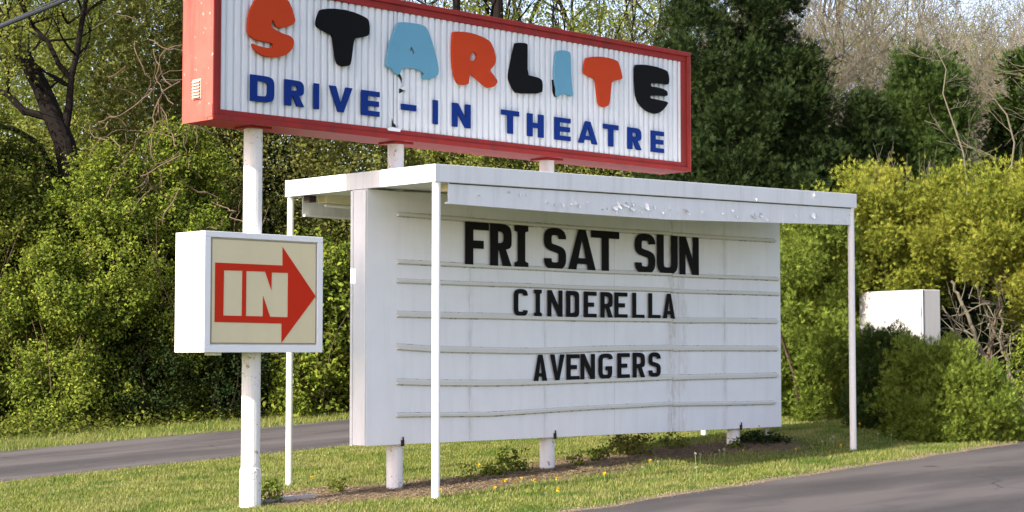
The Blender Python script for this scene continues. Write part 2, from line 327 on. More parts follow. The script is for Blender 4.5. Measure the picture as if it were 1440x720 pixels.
MARQ = [
('FRI', [('F', 0.9583, 1.3195), ('R', 1.3538, 1.7085), ('I', 1.7566, 1.9843)]) ,
('SAT', [('S', 2.2518, 2.6321), ('A', 2.6658, 3.1619), ('T', 3.0809, 3.5944)]) ,
('SUN', [('S', 3.8899, 4.2791), ('U', 4.3137, 4.7175), ('N', 4.7615, 5.1489)]) ,
('CINDERELLA', [('C', 1.743, 1.9733), ('I', 2.0773, 2.2072), ('N', 2.3086, 2.5692), ('D', 2.6297, 2.8585), ('E', 2.9465, 3.1755), ('R', 3.2429, 3.4694), ('E', 3.5037, 3.7457), ('L', 3.8318, 4.0622), ('L', 4.1429, 4.3777), ('A', 4.4213, 4.6577)]) ,
('AVENGERS', [('A', 2.074, 2.3027), ('V', 2.3485, 2.6003), ('E', 2.6366, 2.8668), ('N', 2.8809, 3.138), ('G', 3.2078, 3.4667), ('E', 3.5491, 3.78), ('R', 3.8416, 4.0769), ('S', 4.1376, 4.3715)]) ,
]
INP = [(-2.629, 2.674), (-1.271, 2.667), (-1.263, 1.58), (-2.616, 1.587)]
ARROW = [(-2.565, 2.417), (-1.721, 2.416), (-1.723, 2.609), (-1.284, 2.104), (-1.728, 1.612), (-1.73, 1.811), (-2.567, 1.817)]
IN_I = [(-2.458, 2.342), (-2.231, 2.345), (-2.234, 1.883), (-2.462, 1.884)]
IN_N = [(-2.182, 2.344), (-1.944, 2.345), (-1.864, 2.158), (-1.86, 2.339), (-1.65, 2.341), (-1.652, 1.878), (-1.878, 1.879), (-1.969, 2.093), (-1.97, 1.882), (-2.183, 1.883)]
YD =[(1.68, 0.38), (0.53, -1.23), (0.72, -1.22), (1.03, -0.99), (0.82, -1.41), (1.19, -1.39), (0.16, -1.49), (0.38, -2.21), (-0.47, -1.32), (-0.24, 1.15), (5.33, -0.72), (3.28, -1.36), (3.44, -0.79), (6.05, 2.24), (6.73, -1.25), (8.75, -0.15), (6.05, -1.02), (1.83, -1.52), (0.66, -1.14), (-1.04, 1.4)]
WD =[(2.36, -1.63), (3.95, -1.08), (4.05, -1.07), (4.31, -1.08), (4.53, -1.05), (6.56, -1.08), (7.03, -0.88), (6.95, -0.98), (8.0, -0.98), (8.18, -1.07), (3.18, -1.14), (2.69, -2.14), (4.6, -0.93), (-0.09, -2.49)]
# ------------------------------------------------------------------ glyphs
def rp(pts, n=5):
    """path with rounded corners: (x, y, r)"""
    res = []; L_ = len(pts)
    for i, (x, y, r) in enumerate(pts):
        if r <= 0: res.append((x, y)); continue
        p = Vector((x, y)); a = Vector(pts[i-1][:2]); b = Vector(pts[(i+1) % L_][:2])
        da = (a-p); db = (b-p); r_ = min(r, da.length*.5 if pts[i-1][2] > 0 else da.length, db.length*.5 if pts[(i+1) % L_][2] > 0 else db.length)
        s = p + da.normalized()*r_; e = p + db.normalized()*r_
        for k in range(n+1):
            t = k/n; q = s*(1-t)**2 + p*2*t*(1-t) + e*t*t
            q = q + (p-q)*.12*math.sin(math.pi*t)
            res.append((q.x, q.y))
    return res
def rp_open(pts, n=5):
    pts = [(pts[0][0], pts[0][1], 0)] + list(pts[1:-1]) + [(pts[-1][0], pts[-1][1], 0)]
    return rp(pts, n)
def stroke(path, s):
    P = []
    for q_ in path:
        if not P or (Vector(q_)-P[-1]).length > 1e-4: P.append(Vector(q_))
    l = []; r = []
    for i, p in enumerate(P):
        d1 = (p-P[i-1]).normalized() if i else None; d2 = (P[i+1]-p).normalized() if i < len(P)-1 else None
        d1 = d1 or d2; d2 = d2 or d1
        n1 = Vector((-d1.y, d1.x)); n2 = Vector((-d2.y, d2.x)); nn = (n1+n2).normalized()
        k = s/2/max(.5, nn.dot(n1)); l.append(p+nn*k); r.append(p-nn*k)
    return [tuple(v) for v in l + r[::-1]]
def glyph(c, w, h, s, serif=False):
    R = min(w, h)*.42; m = h*.5
    if c == 'I':
        if not serif: return [[(0, 0), (w, 0), (w, h), (0, h)]]
        a = w*.23; b = h*.13; k = .02*h
        return [[(0, 0), (w, 0), (w, b), (w-a*.8, b+k), (w-a, b+2*k), (w-a, h-b-2*k), (w-a*.8, h-b-k), (w, h-b), (w, h), (0, h), (0, h-b), (a*.8, h-b-k), (a, h-b-2*k), (a, b+2*k), (a*.8, b+k), (0, b)]]
    if c == '-': return [[(0, 0), (w, 0), (w, h), (0, h)]]
    if c == 'F': return [[(0, 0), (s, 0), (s, h*.40), (w*.78, h*.40), (w*.78, h*.40+s*1.05), (s, h*.40+s*1.05), (s, h-s), (w, h-s), (w, h), (0, h)]]
    if c == 'E':
        am = w*.80 if serif else w*.96
        return [[(0, 0), (w, 0), (w, s*.95), (s, s*.95), (s, m-s/2), (am, m-s/2), (am, m+s/2), (s, m+s/2), (s, h-s*.95), (w, h-s*.95), (w, h), (0, h)]]
    if c == 'L': return [[(0, 0), (w, 0), (w, s*.9), (s, s*.9), (s, h), (0, h)]]
    if c == 'T': return [[(w/2-s/2, 0), (w/2+s/2, 0), (w/2+s/2, h-s), (w, h-s), (w, h), (0, h), (0, h-s), (w/2-s/2, h-s)]]
    if c == 'H': return [[(0, 0), (s, 0), (s, m-s/2), (w-s, m-s/2), (w-s, 0), (w, 0), (w, h), (w-s, h), (w-s, m+s/2), (s, m+s/2), (s, h), (0, h)]]
    if c == 'N': return [[(0, 0), (s*.92, 0), (s*.92, h*.60), (w-s*.98, 0), (w, 0), (w, h), (w-s*.92, h), (w-s*.92, h*.40), (s*.98, h), (0, h)]]
    if c == 'V': return [[(w/2-s*.45, 0), (w/2+s*.45, 0), (w, h), (w-s*1.05, h), (w/2, h*.30), (s*1.05, h), (0, h)]]
    if c == 'A':
        b = h*.17; t = b+s*.8; k = lambda y: (w/2-s*.5)*y/h     # outer left edge at height y
        q = s*1.08
        top = h*.78
        def ix(y): return q + (w/2-q)*y/top
        return [[(0, 0), (q, 0), (ix(b), b), (w-ix(b), b), (w-q, 0), (w, 0), (w/2+s*.5, h), (w/2-s*.5, h)],
                [(ix(t), t), (w/2, top), (w-ix(t), t)]]
    if c == 'D': return [rp([(0, 0, 0), (w, 0, R), (w, h, R), (0, h, 0)]), rp([(s, s, 0), (w-s, s, R*.6), (w-s, h-s, R*.6), (s, h-s, 0)])]
    if c == 'R':
        y = h*.38; r = min(w*.5, (h-y)*.48)
        return [rp([(0, 0, 0), (s, 0, 0), (s, y, 0), (w*.42, y, 0), (w-s*1.12, 0, 0), (w, 0, 0), (w*.72, y+.03*h, 0), (w*.98, y+.06*h, r*.6), (w*.98, h, r), (0, h, 0)]),
                rp([(s, y+s, 0), (w*.98-s, y+s, r*.5), (w*.98-s, h-s, r*.5), (s, h-s, 0)])]
    q = s/2
    if c == 'U': return [stroke(rp_open([(q, h, 0), (q, q, R), (w-q, q, R), (w-q, h, 0)]), s)]
    if c == 'C': return [stroke(rp_open([(w-q, h*.76, 0), (w-q, h-q, R*.7), (q, h-q, R*.8), (q, q, R*.8), (w-q, q, R*.7), (w-q, h*.22, 0)]), s)]
    if c == 'G': return [stroke(rp_open([(w-q, h*.78, 0), (w-q, h-q, R*.7), (q, h-q, R*.8), (q, q, R*.8), (w-q*1.3, q, R*.7), (w-q*1.3, h*.42, 0), (w*.5, h*.42, 0)]), s)]
    if c == 'S': return [stroke(rp_open([(w-q, h*.74, 0), (w-q, h-q, R*.8), (q, h-q, R*.8), (q, h*.56, R*.55), (w-q, h*.46, R*.55), (w-q, q, R*.8), (q, q, R*.8), (q, h*.27, 0)]), s)]
def solid(loops, y0, y1, x=0, z=0, kx=1):
    """loops in the x-z plane (first the outline, then holes) made solid between y0 (front) and y1"""
    loops = [[(x+a*kx, z+b) for a, b in l] for l in loops]
    flat = [p for l in loops for p in l]
    tri = tessellate_polygon([[Vector((a, b, 0)) for a, b in l] for l in loops])
    n = len(flat); mb = MB()
    vs = [(a, y0, b) for a, b in flat] + [(a, y1, b) for a, b in flat]; fs = []
    for t in tri:
        a, b, c = (Vector(flat[i]) for i in t)
        if (b-a).cross(c-a) < 0: t = (t[0], t[2], t[1])
        fs.append(tuple(t)); fs.append(tuple(i+n for i in reversed(t)))
    k = 0
    for li, l in enumerate(loops):
        ar = sum(l[i][0]*l[(i+1) % len(l)][1]-l[(i+1) % len(l)][0]*l[i][1] for i in range(len(l)))
        ccw = (ar > 0) == (li == 0)
        for i in range(len(l)):
            a, b = k+i, k+(i+1) % len(l)
            fs.append((a, a+n, b+n, b) if ccw else (b, b+n, a+n, a))
        k += len(l)
    mb.add(vs, fs); return mb
def smooth_loop(l, it=1):
    for _ in range(it):
        r = []
        for i in range(len(l)):
            a = l[i]; b = l[(i+1) % len(l)]; r += [(a[0]*.8+b[0]*.2, a[1]*.8+b[1]*.2), (a[0]*.2+b[0]*.8, a[1]*.2+b[1]*.8)]
        l = r
    return l

# ------------------------------------------------------------------ the big theatre sign
def fz(x, y): return float(gz(x, y))
sign = thing('theatre_sign', 'long white corrugated sign in a red frame high on white posts, with cut-out coloured letters', 'sign', (-1.93, 0, fz(-1.93, 0)))
x0, x1, z0, z1 = -2.63, 4.85, 3.865, 5.43
mb = MB()
mb.box(x0+.004, x1-.004, -.20, .27, z0+.004, z1-.004)            # body behind the face
for a in ((x0, x1, z0, z0+.055), (x0, x1, z1-.055, z1), (x0, x0+.055, z0+.055, z1-.055), (x1-.055, x1, z0+.055, z1-.055)):
    mb.box(a[0], a[1], -.275, -.20, a[2], a[3])
mb.build('cabinet', FRAMERED, sign, bevel=.006)
mb = MB()
for a in ((x0+.055, x1-.055, z0+.055, z0+.115), (x0+.055, x1-.055, z1-.13, z1-.055), (x0+.055, x0+.11, z0+.115, z1-.13), (x1-.16, x1-.055, z0+.115, z1-.13)):
    mb.box(a[0], a[1], -.25, -.20, a[2], a[3])
mb.build('inner_frame', FRAMERED, sign, bevel=.006)
# corrugated face in two lengths that meet below the A, the seam torn open
def corrugated(xa, xb, za, zb, yf, pitch=.094, phase=0.0):
    prof = [(0, .026), (.012, .026), (.022, .004), (.034, 0), (.070, 0), (.080, .004), (.089, .026)]
    P = []; x = xa - (xa % pitch) + phase - pitch
    while x < xb:
        P += [(x+a, b) for a, b in prof]; x += pitch
    P = [p for p in P if xa <= p[0] <= xb]; P = [(xa, P[0][1])] + P + [(xb, P[-1][1])]
    mb = MB(); vs = []; fs = []
    for a, b in P: vs += [(a, yf+b, za), (a, yf+b, zb)]
    for i in range(len(P)-1): fs.append((2*i, 2*i+2, 2*i+3, 2*i+1))
    mb.add(vs, fs); return mb
corrugated(x0+.11, -.155, z0+.116, z1-.131, -.232).build('face_panel', PANEL, sign)
corrugated(-.205, x1-.161, z0+.116, z1-.131, -.2385, phase=.03).build('face_panel', PANEL, sign)
for pl in ([(-.15, 4.615), (-.115, 4.60), (-.09, 4.56), (-.095, 4.50), (-.115, 4.545), (-.14, 4.57)],
           [(-.13, 4.44), (-.085, 4.45), (-.045, 4.47), (-.05, 4.43), (-.09, 4.405), (-.13, 4.385)],
           [(-.232, 4.10), (-.215, 4.05), (-.18, 4.03), (-.172, 3.985), (-.232, 3.982)]):
    solid([pl], -.2425, -.2395).build('torn_hole_shade', DARK, sign)  # dark pieces laid on the sheet, painting the shade inside the tears
solid([[(-.125, 4.44), (-.03, 4.505), (-.05, 4.44), (-.08, 4.425)]], -.262, -.256).build('bent_flap', PANEL, sign)
solid([[(-.30, 3.955), (-.13, 3.955), (-.12, 3.985), (-.24, 4.0), (-.31, 3.98)]], -.262, -.251).build('seam_patch', METALW, sign)
for i, (ch, col, loops) in enumerate(STAR):
    m = {'orange': ORANGE, 'black': BLACKL, 'blue': LBLUE}[col]
    if ch == 'I':
        solid([[(2.29, 4.80), (2.30, 4.66), (2.33, 4.60), (2.37, 4.60), (2.37, 4.80)]], -.252, -.242).build('letter_remnant', BLACKL, sign)
    o = solid([smooth_loop(l) for l in loops], -.274-.001*(i % 2), -.243).build('large_letter', m, sign, bevel=.003)
    o['label'] = {'orange': 'orange', 'black': 'black', 'blue': 'faded light blue'}[col] + ' cut-out letter ' + ch
for ch, a, b, zb, za in DRIVE:
    base = 4.103 - .0052*(a+2.2); h = .273
    if ch == '-': base, h = 4.207, .066
    k = 1.45; w_ = (b-a)/k
    solid(glyph(ch, w_, h, .058), -.262, -.2425, a, base, k).build('small_letter', BLUE, sign)['label'] = 'dark blue letter ' + ch if ch != '-' else 'dark blue hyphen'
# sun-bleached end panel with a louvred vent
mb = MB(); mb.box(x0-.006, x0+.001, -.272, .272, z0, z1); mb.build('end_panel', SALMON, sign)
mb = MB(); mb.box(x1-.001, x1+.006, -.272, .272, z0, z1); mb.build('end_panel', SALMON, sign)
mb = MB(); mb.box(x0-.014, x0-.0065, -.075, .075, 4.095, 4.30)
for k in range(6):
    z = 4.105+k*.032
    mb.add([(x0-.015, -.065, z+.022), (x0-.015, .065, z+.022), (x0-.038, .065, z), (x0-.038, -.065, z), (x0-.015, .065, z-.002), (x0-.015, -.065, z-.002)], [(0, 1, 2, 3), (3, 2, 4, 5)])
mb.build('vent', paint('vent_paint', (.70, .45, .38)), sign)
mb = MB(); mb.box(x0-.011, x0-.0065, -.27, -.13, z0+.03, z0+.16); mb.box(x0-.012, x0-.0065, -.19, -.165, z0+.01, z0+.05); mb.build('patch_plate', SALMON, sign)
def pole(mb, x, y, zb, zt, r, n=20, jit=0):
    k = max(2, int((zt-zb)/.25)); rng = random.Random(int(x*100))
    mb.tube([(x+rng.uniform(-jit, jit), y+rng.uniform(-jit, jit), zb+(zt-zb)*i/k) for i in range(k+1)], r, n)
g1 = fz(-1.95, 0)
mb = MB(); pole(mb, -1.935, 0, g1-.3, z0+.01, .098, jit=.0015); mb.build('post', POSTW, sign, smooth=False)
mb = MB(); pole(mb, -1.935, 0, g1-.25, g1+.37, .112); mb.tube([(-1.935, 0, g1+.37), (-1.935, 0, g1+.40), (-1.935, 0, g1+.405)], [.112, .106, .098], 20); mb.build('post_sleeve', POSTW, sign)
for x in (0.03, 2.45):
    mb = MB(); pole(mb, x, 0, fz(x, 0)-.2, z0+.01, .092); mb.build('post', POSTW, sign)
for x in (-1.935, .03, 2.45):
    mb = MB(); mb.box(x-.14, x+.14, -.14, .14, z0-.018, z0+.0035); mb.build('post_plate', FRAMERED, sign)

# ------------------------------------------------------------------ IN arrow sign
ax0, ax1, az0, az1 = -2.70, -1.195, 1.51, 2.735
ar = thing('arrow_sign', 'white metal box sign on the left post with a red arrow reading IN', 'sign', (-1.935, 0, az0))
mb = MB(); mb.box(ax0, ax1, -.225, .27, az0, az1)
for a in ((ax0, ax1, az0, az0+.07), (ax0, ax1, az1-.06, az1), (ax0, ax0+.075, az0+.07, az1-.06), (ax1-.07, ax1, az0+.07, az1-.06)):
    mb.box(a[0], a[1], -.252, -.2255, a[2], a[3])
mb.build('box', METALW, ar, bevel=.004)
mb = MB(); mb.box(ax0+.083, ax1-.078, -.236, -.2265, az0+.085, az1-.068); mb.build('face_edge', paint('brass_trim', (.33, .27, .16), rough=.35), ar)
mb = MB(); mb.box(ax0+.10, ax1-.09, -.240, -.2365, az0+.10, az1-.08); mb.build('face', CREAM, ar)
outer = ARROW; 
solid([outer, IN_I, IN_N], -.2445, -.2405).build('arrow', SIGNRED, ar)
mb = MB(); mb.box(-2.45, -2.38, -.1, .1, az0-.03, az0-.001); mb.build('drain_clip', METALW, ar)

# ------------------------------------------------------------------ marquee board
bx0, bx1, bz0, bz1 = -.51, 6.93, .49, 3.305
board = thing('marquee_board', 'wide white changeable-letter board with seven rails standing low on white posts', 'sign', (3.2, 0, fz(3.2, 0)))
mb = MB(); mb.box(bx0+.02, bx1, -.13, .13, bz0, bz1); mb.build('panel', BOARDW, board, bevel=.004)
mb = MB()
mb.box(bx0, bx0+.019, -.125, .082, bz0+.005, bz1-.01); mb.box(bx0-.004, bx0+.019, .088, .128, bz0-.006, bz1-.01)
mb.build('end_board', WHITE, board, bevel=.003)
TR = [[(-.06, 3.033), (.57, 3.031), (2.8, 3.023), (6.81, 3.05)], [(-.06, 2.502), (2.8, 2.499), (6.88, 2.522)],
      [(-.06, 2.289), (2.8, 2.29), (6.88, 2.315)], [(-.06, 1.91), (3.17, 1.904), (4.63, 1.913), (6.84, 1.931)],
      [(-.06, 1.55), (.56, 1.519), (1.6, 1.505), (2.1, 1.50), (3.17, 1.528), (4.63, 1.549), (6.84, 1.553)],
      [(-.06, 1.162), (.58, 1.138), (1.5, 1.126), (3.17, 1.145), (4.63, 1.17), (6.83, 1.187)],
      [(-.06, .803), (1.28, .776), (3.17, .816), (4.62, .835), (6.78, .817)]]
GRIME_SHADE = paint('grime_and_shade', (.24, .235, .22), worn=(.55, .55, .53), worn_at=.60)  # paints the shadow lines at the rails, and grime on bare patches
def track_z(tr, x):
    for (a, za), (b, zb) in zip(tr, tr[1:]):
        if a <= x <= b: return za+(zb-za)*(x-a)/(b-a)
for i, tr in enumerate(TR):
    # rail: a lip standing off the board with a groove behind it; the top ones are slimmer
    h = .032 if i in (0, 1, 2, 6) else .048
    for seg in ((tr[0][0], 4.60), (4.615, tr[-1][0])):
        n = 10; xs_ = [seg[0]+(seg[1]-seg[0])*k/n for k in range(n+1)]
        mb = MB(); vs = []; fs = []
        dz = 0 if seg[0] < 1 else -.010
        for x in xs_:
            z = (track_z(tr, min(max(x, tr[0][0]), tr[-1][0])) or tr[-1][1]) + dz + .0015*math.sin(x*3+i)
            vs += [(x, -.129, z-.004), (x, -.158, z), (x, -.162, z+h*.8), (x, -.154, z+h*.8), (x, -.150, z+.012), (x, -.135, z+.016), (x, -.133, z+h*1.2), (x, -.129, z+h*1.25)]
        m_ = 8
        for k in range(n):
            for j in range(m_): fs.append((k*m_+j, k*m_+(j+1) % m_, (k+1)*m_+(j+1) % m_, (k+1)*m_+j))
        fs += [tuple(reversed(range(m_))), tuple(range(n*m_, n*m_+m_))]
        mb.add(vs, fs)
        for k in range(n):                                           # shadow lines above and below the rail, painted as dark strips
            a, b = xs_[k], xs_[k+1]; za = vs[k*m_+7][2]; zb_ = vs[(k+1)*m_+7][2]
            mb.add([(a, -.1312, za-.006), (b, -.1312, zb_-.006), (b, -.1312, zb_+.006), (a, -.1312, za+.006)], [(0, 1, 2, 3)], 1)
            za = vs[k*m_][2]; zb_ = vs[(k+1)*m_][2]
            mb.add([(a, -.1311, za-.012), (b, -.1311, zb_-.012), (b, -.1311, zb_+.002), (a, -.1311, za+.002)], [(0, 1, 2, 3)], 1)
        mb.build('letter_rail', (TRACK, GRIME_SHADE), board)
for x in (.03, 2.45, 6.03):
    mb = MB(); mb.box(x-.022, x+.022, -.140, -.1305, bz0-.02, bz0+.05); mb.box(x-.008, x+.008, -.148, -.1405, bz0+.01, bz0+.085); mb.build('bracket', RUST, board)
mb = MB(); pole(mb, 6.03, 0, fz(6.03, 0)-.2, bz0+.01, .088); mb.build('post', POSTW, board)
mb = MB(); pole(mb, 6.80, .02, fz(6.8, 0)-.2, bz0+.01, .022); mb.build('conduit', paint('galvanised', (.42, .43, .43), rough=.5, metal=.3), board)
mb = MB(); mb.box(6.93, 6.965, -.07, .07, .92, 1.58); mb.build('switch_box', WHITE, board, bevel=.004)
JG = paint('joint_grey', (.55, .56, .56))
for x in (1.05, 2.28, 3.52, 4.76, 5.70):                             # butt joints of the facing sheets
    mb = MB(); mb.box(x-.0025, x+.0025, -.1315, -.1305, bz0+.02, 3.0); mb.build('sheet_joint', JG, board)

ROWS = {'FRI': 0, 'SAT': 0, 'SUN': 0, 'CINDERELLA': 1, 'AVENGERS': 2}
RAIL = [1, 3, 5]; HT = [.508, .322, .315]
ROWNAME = ['top day row', 'middle title row', 'lowest title row']
ORD = ['first', 'second', 'third']
rng = random.Random(4)
for word, lets in MARQ:
    r = ROWS[word]
    for i, (ch, a, b) in enumerate(lets):
        H = HT[r]; zz = track_z(TR[RAIL[r]], (a+b)/2) + {0: .012, 1: .036, 2: .036}[r]
        if a > 4.61: zz -= .008
        k = 1.45 if r == 0 else 1.42; s = {0: .088, 1: .052, 2: .052}[r]
        if word == 'FRI' and ch == 'F': b = 1.335
        yy = -.147 - .004*(i % 2)
        o = solid(glyph(ch, (b-a)/k, H, s, True), yy-.004, yy, a, zz, k).build('marquee_letter', PLBLACK)
        pv = lets[i-1][0] if i else None; nx_ = lets[i+1][0] if i < len(lets)-1 else None
        if r == 0:
            lab = f'large black letter {ch}, the {ORD[i]} letter of the day {word} on the white board'
        else:
            where = f'between the {pv} and the {nx_}' if pv and nx_ else (f'opening the row before the {nx_}' if nx_ else f'ending the row after the {pv}')
            lab = f'black letter {ch} {where} in the {ROWNAME[r]}'
        tag(o, lab, 'letter', 'changeable letters on the marquee board')

# ------------------------------------------------------------------ canopy over the board
can = thing('board_canopy', 'flat white canopy on thin poles roofing over the letter board', 'canopy', (3.3, 0, 3.3))
def lift(x): return .0205*(x+.49)
def tl(x, y, z): return (x, y, z+lift(x))
cx0, cx1, cy0, cy1 = -.49, 7.16, -1.25, 1.36
mb = MB(); mb.box(cx0+.045, cx1-.045, cy0+.045, cy1-.045, 3.325, 3.475, fn=tl); mb.build('roof_deck', WHITE, can)
def fascia(a): 
    mb = MB(); n = 12
    if a[1]-a[0] > a[3]-a[2]:
        for k in range(n):
            pass
    mb.box(*a, 3.31, 3.498, fn=tl); return mb
fascia((cx0, cx1, cy0, cy0+.04)).build('fascia', WHITE, can, bevel=.004)
fascia((cx0, cx1, cy1-.04, cy1)).build('fascia', WHITE, can, bevel=.004)
fascia((cx0, cx0+.04, cy0+.041, cy1-.041)).build('fascia', WHITE, can, bevel=.004)
fascia((cx1-.04, cx1, cy0+.041, cy1-.041)).build('fascia', WHITE, can, bevel=.004)
def valance(y0, y1, name='valance', sgn=1):
    P = [(-.28, 3.325, 3.09), (1.5, 3.36, 3.093), (3.33, 3.40, 3.108), (5.2, 3.435, 3.17), (7.06, 3.46, 3.234)]
    mb = MB(); vs = []; fs = []
    for x, zt, zb in P:
        vs += [(x, y0, zb), (x, y0, zt), (x, y0+sgn*.012, zt), (x, y0+sgn*.012, zb+.02), (x, y1, zb+.02), (x, y1, zb)]
    for k in range(len(P)-1):
        for j in range(6): fs.append((k*6+j, k*6+(j+1) % 6, (k+1)*6+(j+1) % 6, (k+1)*6+j) if sgn < 0 else ((k+1)*6+j, (k+1)*6+(j+1) % 6, k*6+(j+1) % 6, k*6+j))
    fs += [tuple(range(6)), tuple(reversed(range((len(P)-1)*6, len(P)*6)))]
    mb.add(vs, fs); return mb.build(name, WHITE, can)
valance(-1.225, -1.165); valance(1.31, 1.25, sgn=-1)
mb = MB(); mb.box(-.27, 7.05, -1.228, -1.2262, 3.296, 3.306, fn=tl); mb.build('gap', RUST, can)  # dark strip painted in as the shade line under the fascia
for x in (1.63, 3.33, 5.55):
    mb = MB(); mb.box(x-.006, x+.006, -1.2285, -1.2255, 3.12+.03*max(0, x-3)*.5, 3.30+lift(x)-.01); mb.build('valance_joint', METALW, can)
rng = random.Random(8)                                    # curled flakes of paint hanging off the front boards
for x in [2.35, 2.42, 2.62, 2.66, 2.70, 2.74, 2.80, 2.88, 2.95, 3.05, 3.9, 3.95, 4.6, 4.95, 5.02, 5.2, 6.2, 2.1, 1.2, 3.3, 4.3, 6.7] + [rng.uniform(0, 7) for _ in range(24)]:
    z = rng.uniform(3.15, 3.27)+.03*max(0, x-3); s = rng.uniform(.012, .04); y = -1.2268
    if rng.random() < .12: y = -1.2518; z = rng.uniform(3.34, 3.45)+lift(x)
    a = rng.uniform(0, 6.28); ca, sa = math.cos(a)*s, math.sin(a)*s; o_ = rng.uniform(.01, .035)
    mb = MB(); mb.add([(x, y, z), (x+ca, y-.002, z+sa), (x+ca*.8-sa*.7, y-o_*.6, z+sa*.8+ca*.7-.01), (x-sa*.8, y-o_, z+ca*.8-.018), (x-sa*.4-ca*.3, y-o_*.8, z+ca*.4)], [(0, 1, 2), (0, 2, 3), (0, 3, 4)]); mb.build('paint_flake', METALW, can)
for k, x in enumerate((2.30, 2.38, 2.52, 2.60, 2.86, 4.95, 5.06, 6.15, 3.62)):   # the largest curls of paint
    z = 3.20+.012*((k*7) % 5)+.02*max(0, x-3); s = .05+.012*(k % 3); y = -1.2268; a = k*1.9
    ca, sa = math.cos(a)*s, math.sin(a)*s*.6
    mb = MB(); mb.add([(x, y, z), (x+ca, y-.004, z+sa+.02), (x+ca*.9+.02, y-.03, z+sa-.01), (x+.02, y-.05, z-.04), (x-.015, y-.03, z-.03)], [(0, 1, 2), (0, 2, 3), (0, 3, 4)]); mb.build('paint_flake', METALW, can)
    mb = MB(); mb.add([(x-.01, y-.0004, z+.012), (x+.04+ca*.5, y-.0004, z+.03), (x+.05, y-.0004, z-.005), (x+.01, y-.0004, z-.015)], [(0, 3, 2, 1)]); mb.build('bare_patch', GRIME_SHADE, can)
for (x, y, r, nm) in ((-.43, -1.20, .045, 'f'), (7.09, -1.20, .045, 'f'), (-.43, 1.33, .038, 'r'), (7.02, 1.33, .042, 'r')):
    mb = MB(); pole(mb, x, y, fz(x, y)-.2, 3.312+lift(x)-.002, r, 14); mb.build('pole', POLEW, can, smooth=False)
for y0, y1, x in ((.98, 1.15, .42), (.98, 1.15, 3.2), (-1.1, -.95, .45), (-1.1, -.95, 3.2), (-1.1, -.95, 5.6)):
    mb = MB(); mb.box(x-.6, x+.6, y0, y1, 3.22+lift(x), 3.323+lift(x)); fx = mb.build('light_fixture', CREAM, can, bevel=.01)
    mb = MB(); mb.tube([(x-.55, (y0+y1)/2, 3.195+lift(x)), (x+.55, (y0+y1)/2, 3.195+lift(x))], .018, 8); mb.build('tube_lamp', METALW, fx)
mb = MB(); mb.box(-.40, -.30, 1.02, 1.12, 3.24, 3.315); mb.build('junction_box', RUST, can)
# ------------------------------------------------------------------ vegetation helpers
def spot(px, Yd):
    """a place Yd metres ahead, at the bearing of survey column px"""
    return cw((px-720)/2500*Yd, Yd)
def alt(py, Yd): return 1.5-(py-497)/2500*Yd
def unit(v): return v/np.maximum(1e-6, np.linalg.norm(v, axis=-1, keepdims=True))
def leaf_quads(rng, P, out_, size, wid=.55, flat=.55):
    n = len(P)
    N = unit(out_*flat + rng.normal(size=(n, 3))*.6 + np.array([0, 0, .35]))
    a = unit(np.cross(N, rng.normal(size=(n, 3)))); b = np.cross(N, a)
    L_ = (size*rng.uniform(.65, 1.3, n))[:, None]; W = L_*wid*.5
    v0 = P; v1 = P+a*L_*.5+b*W+N*L_*.12; v2 = P+a*L_-N*L_*.10; v3 = P+a*L_*.5-b*W+N*L_*.12
    return np.stack([v0, v1, v2, v3], 1).reshape(-1, 3)
def frond_quads(rng, P, out_, size, fingers=3, up=.5, spread=.6):
    n = len(P)
    A = unit(out_ + rng.normal(size=(n, 3))*.45 + np.array([0, 0, up]))
    B = unit(np.cross(A, rng.normal(size=(n, 3)))); N = np.cross(A, B)
    L_ = (size*rng.uniform(.6, 1.25, n))[:, None]; res = []
    for k in range(fingers):
        th = (k-(fingers-1)/2)*spread
        a = A*math.cos(th)+B*math.sin(th); b = -A*math.sin(th)+B*math.cos(th)
        l = L_*(1-.22*abs(k-(fingers-1)/2)); wf = .16 if fingers < 4 else .08; s = P + A*L_*(.12 if fingers < 4 else .05)*k
        res.append(np.stack([s, s+a*l*.55+b*l*wf+N*l*.06, s+a*l-N*l*.08, s+a*l*.55-b*l*wf+N*l*.06], 1))
    return np.concatenate(res, 1).reshape(-1, 3)
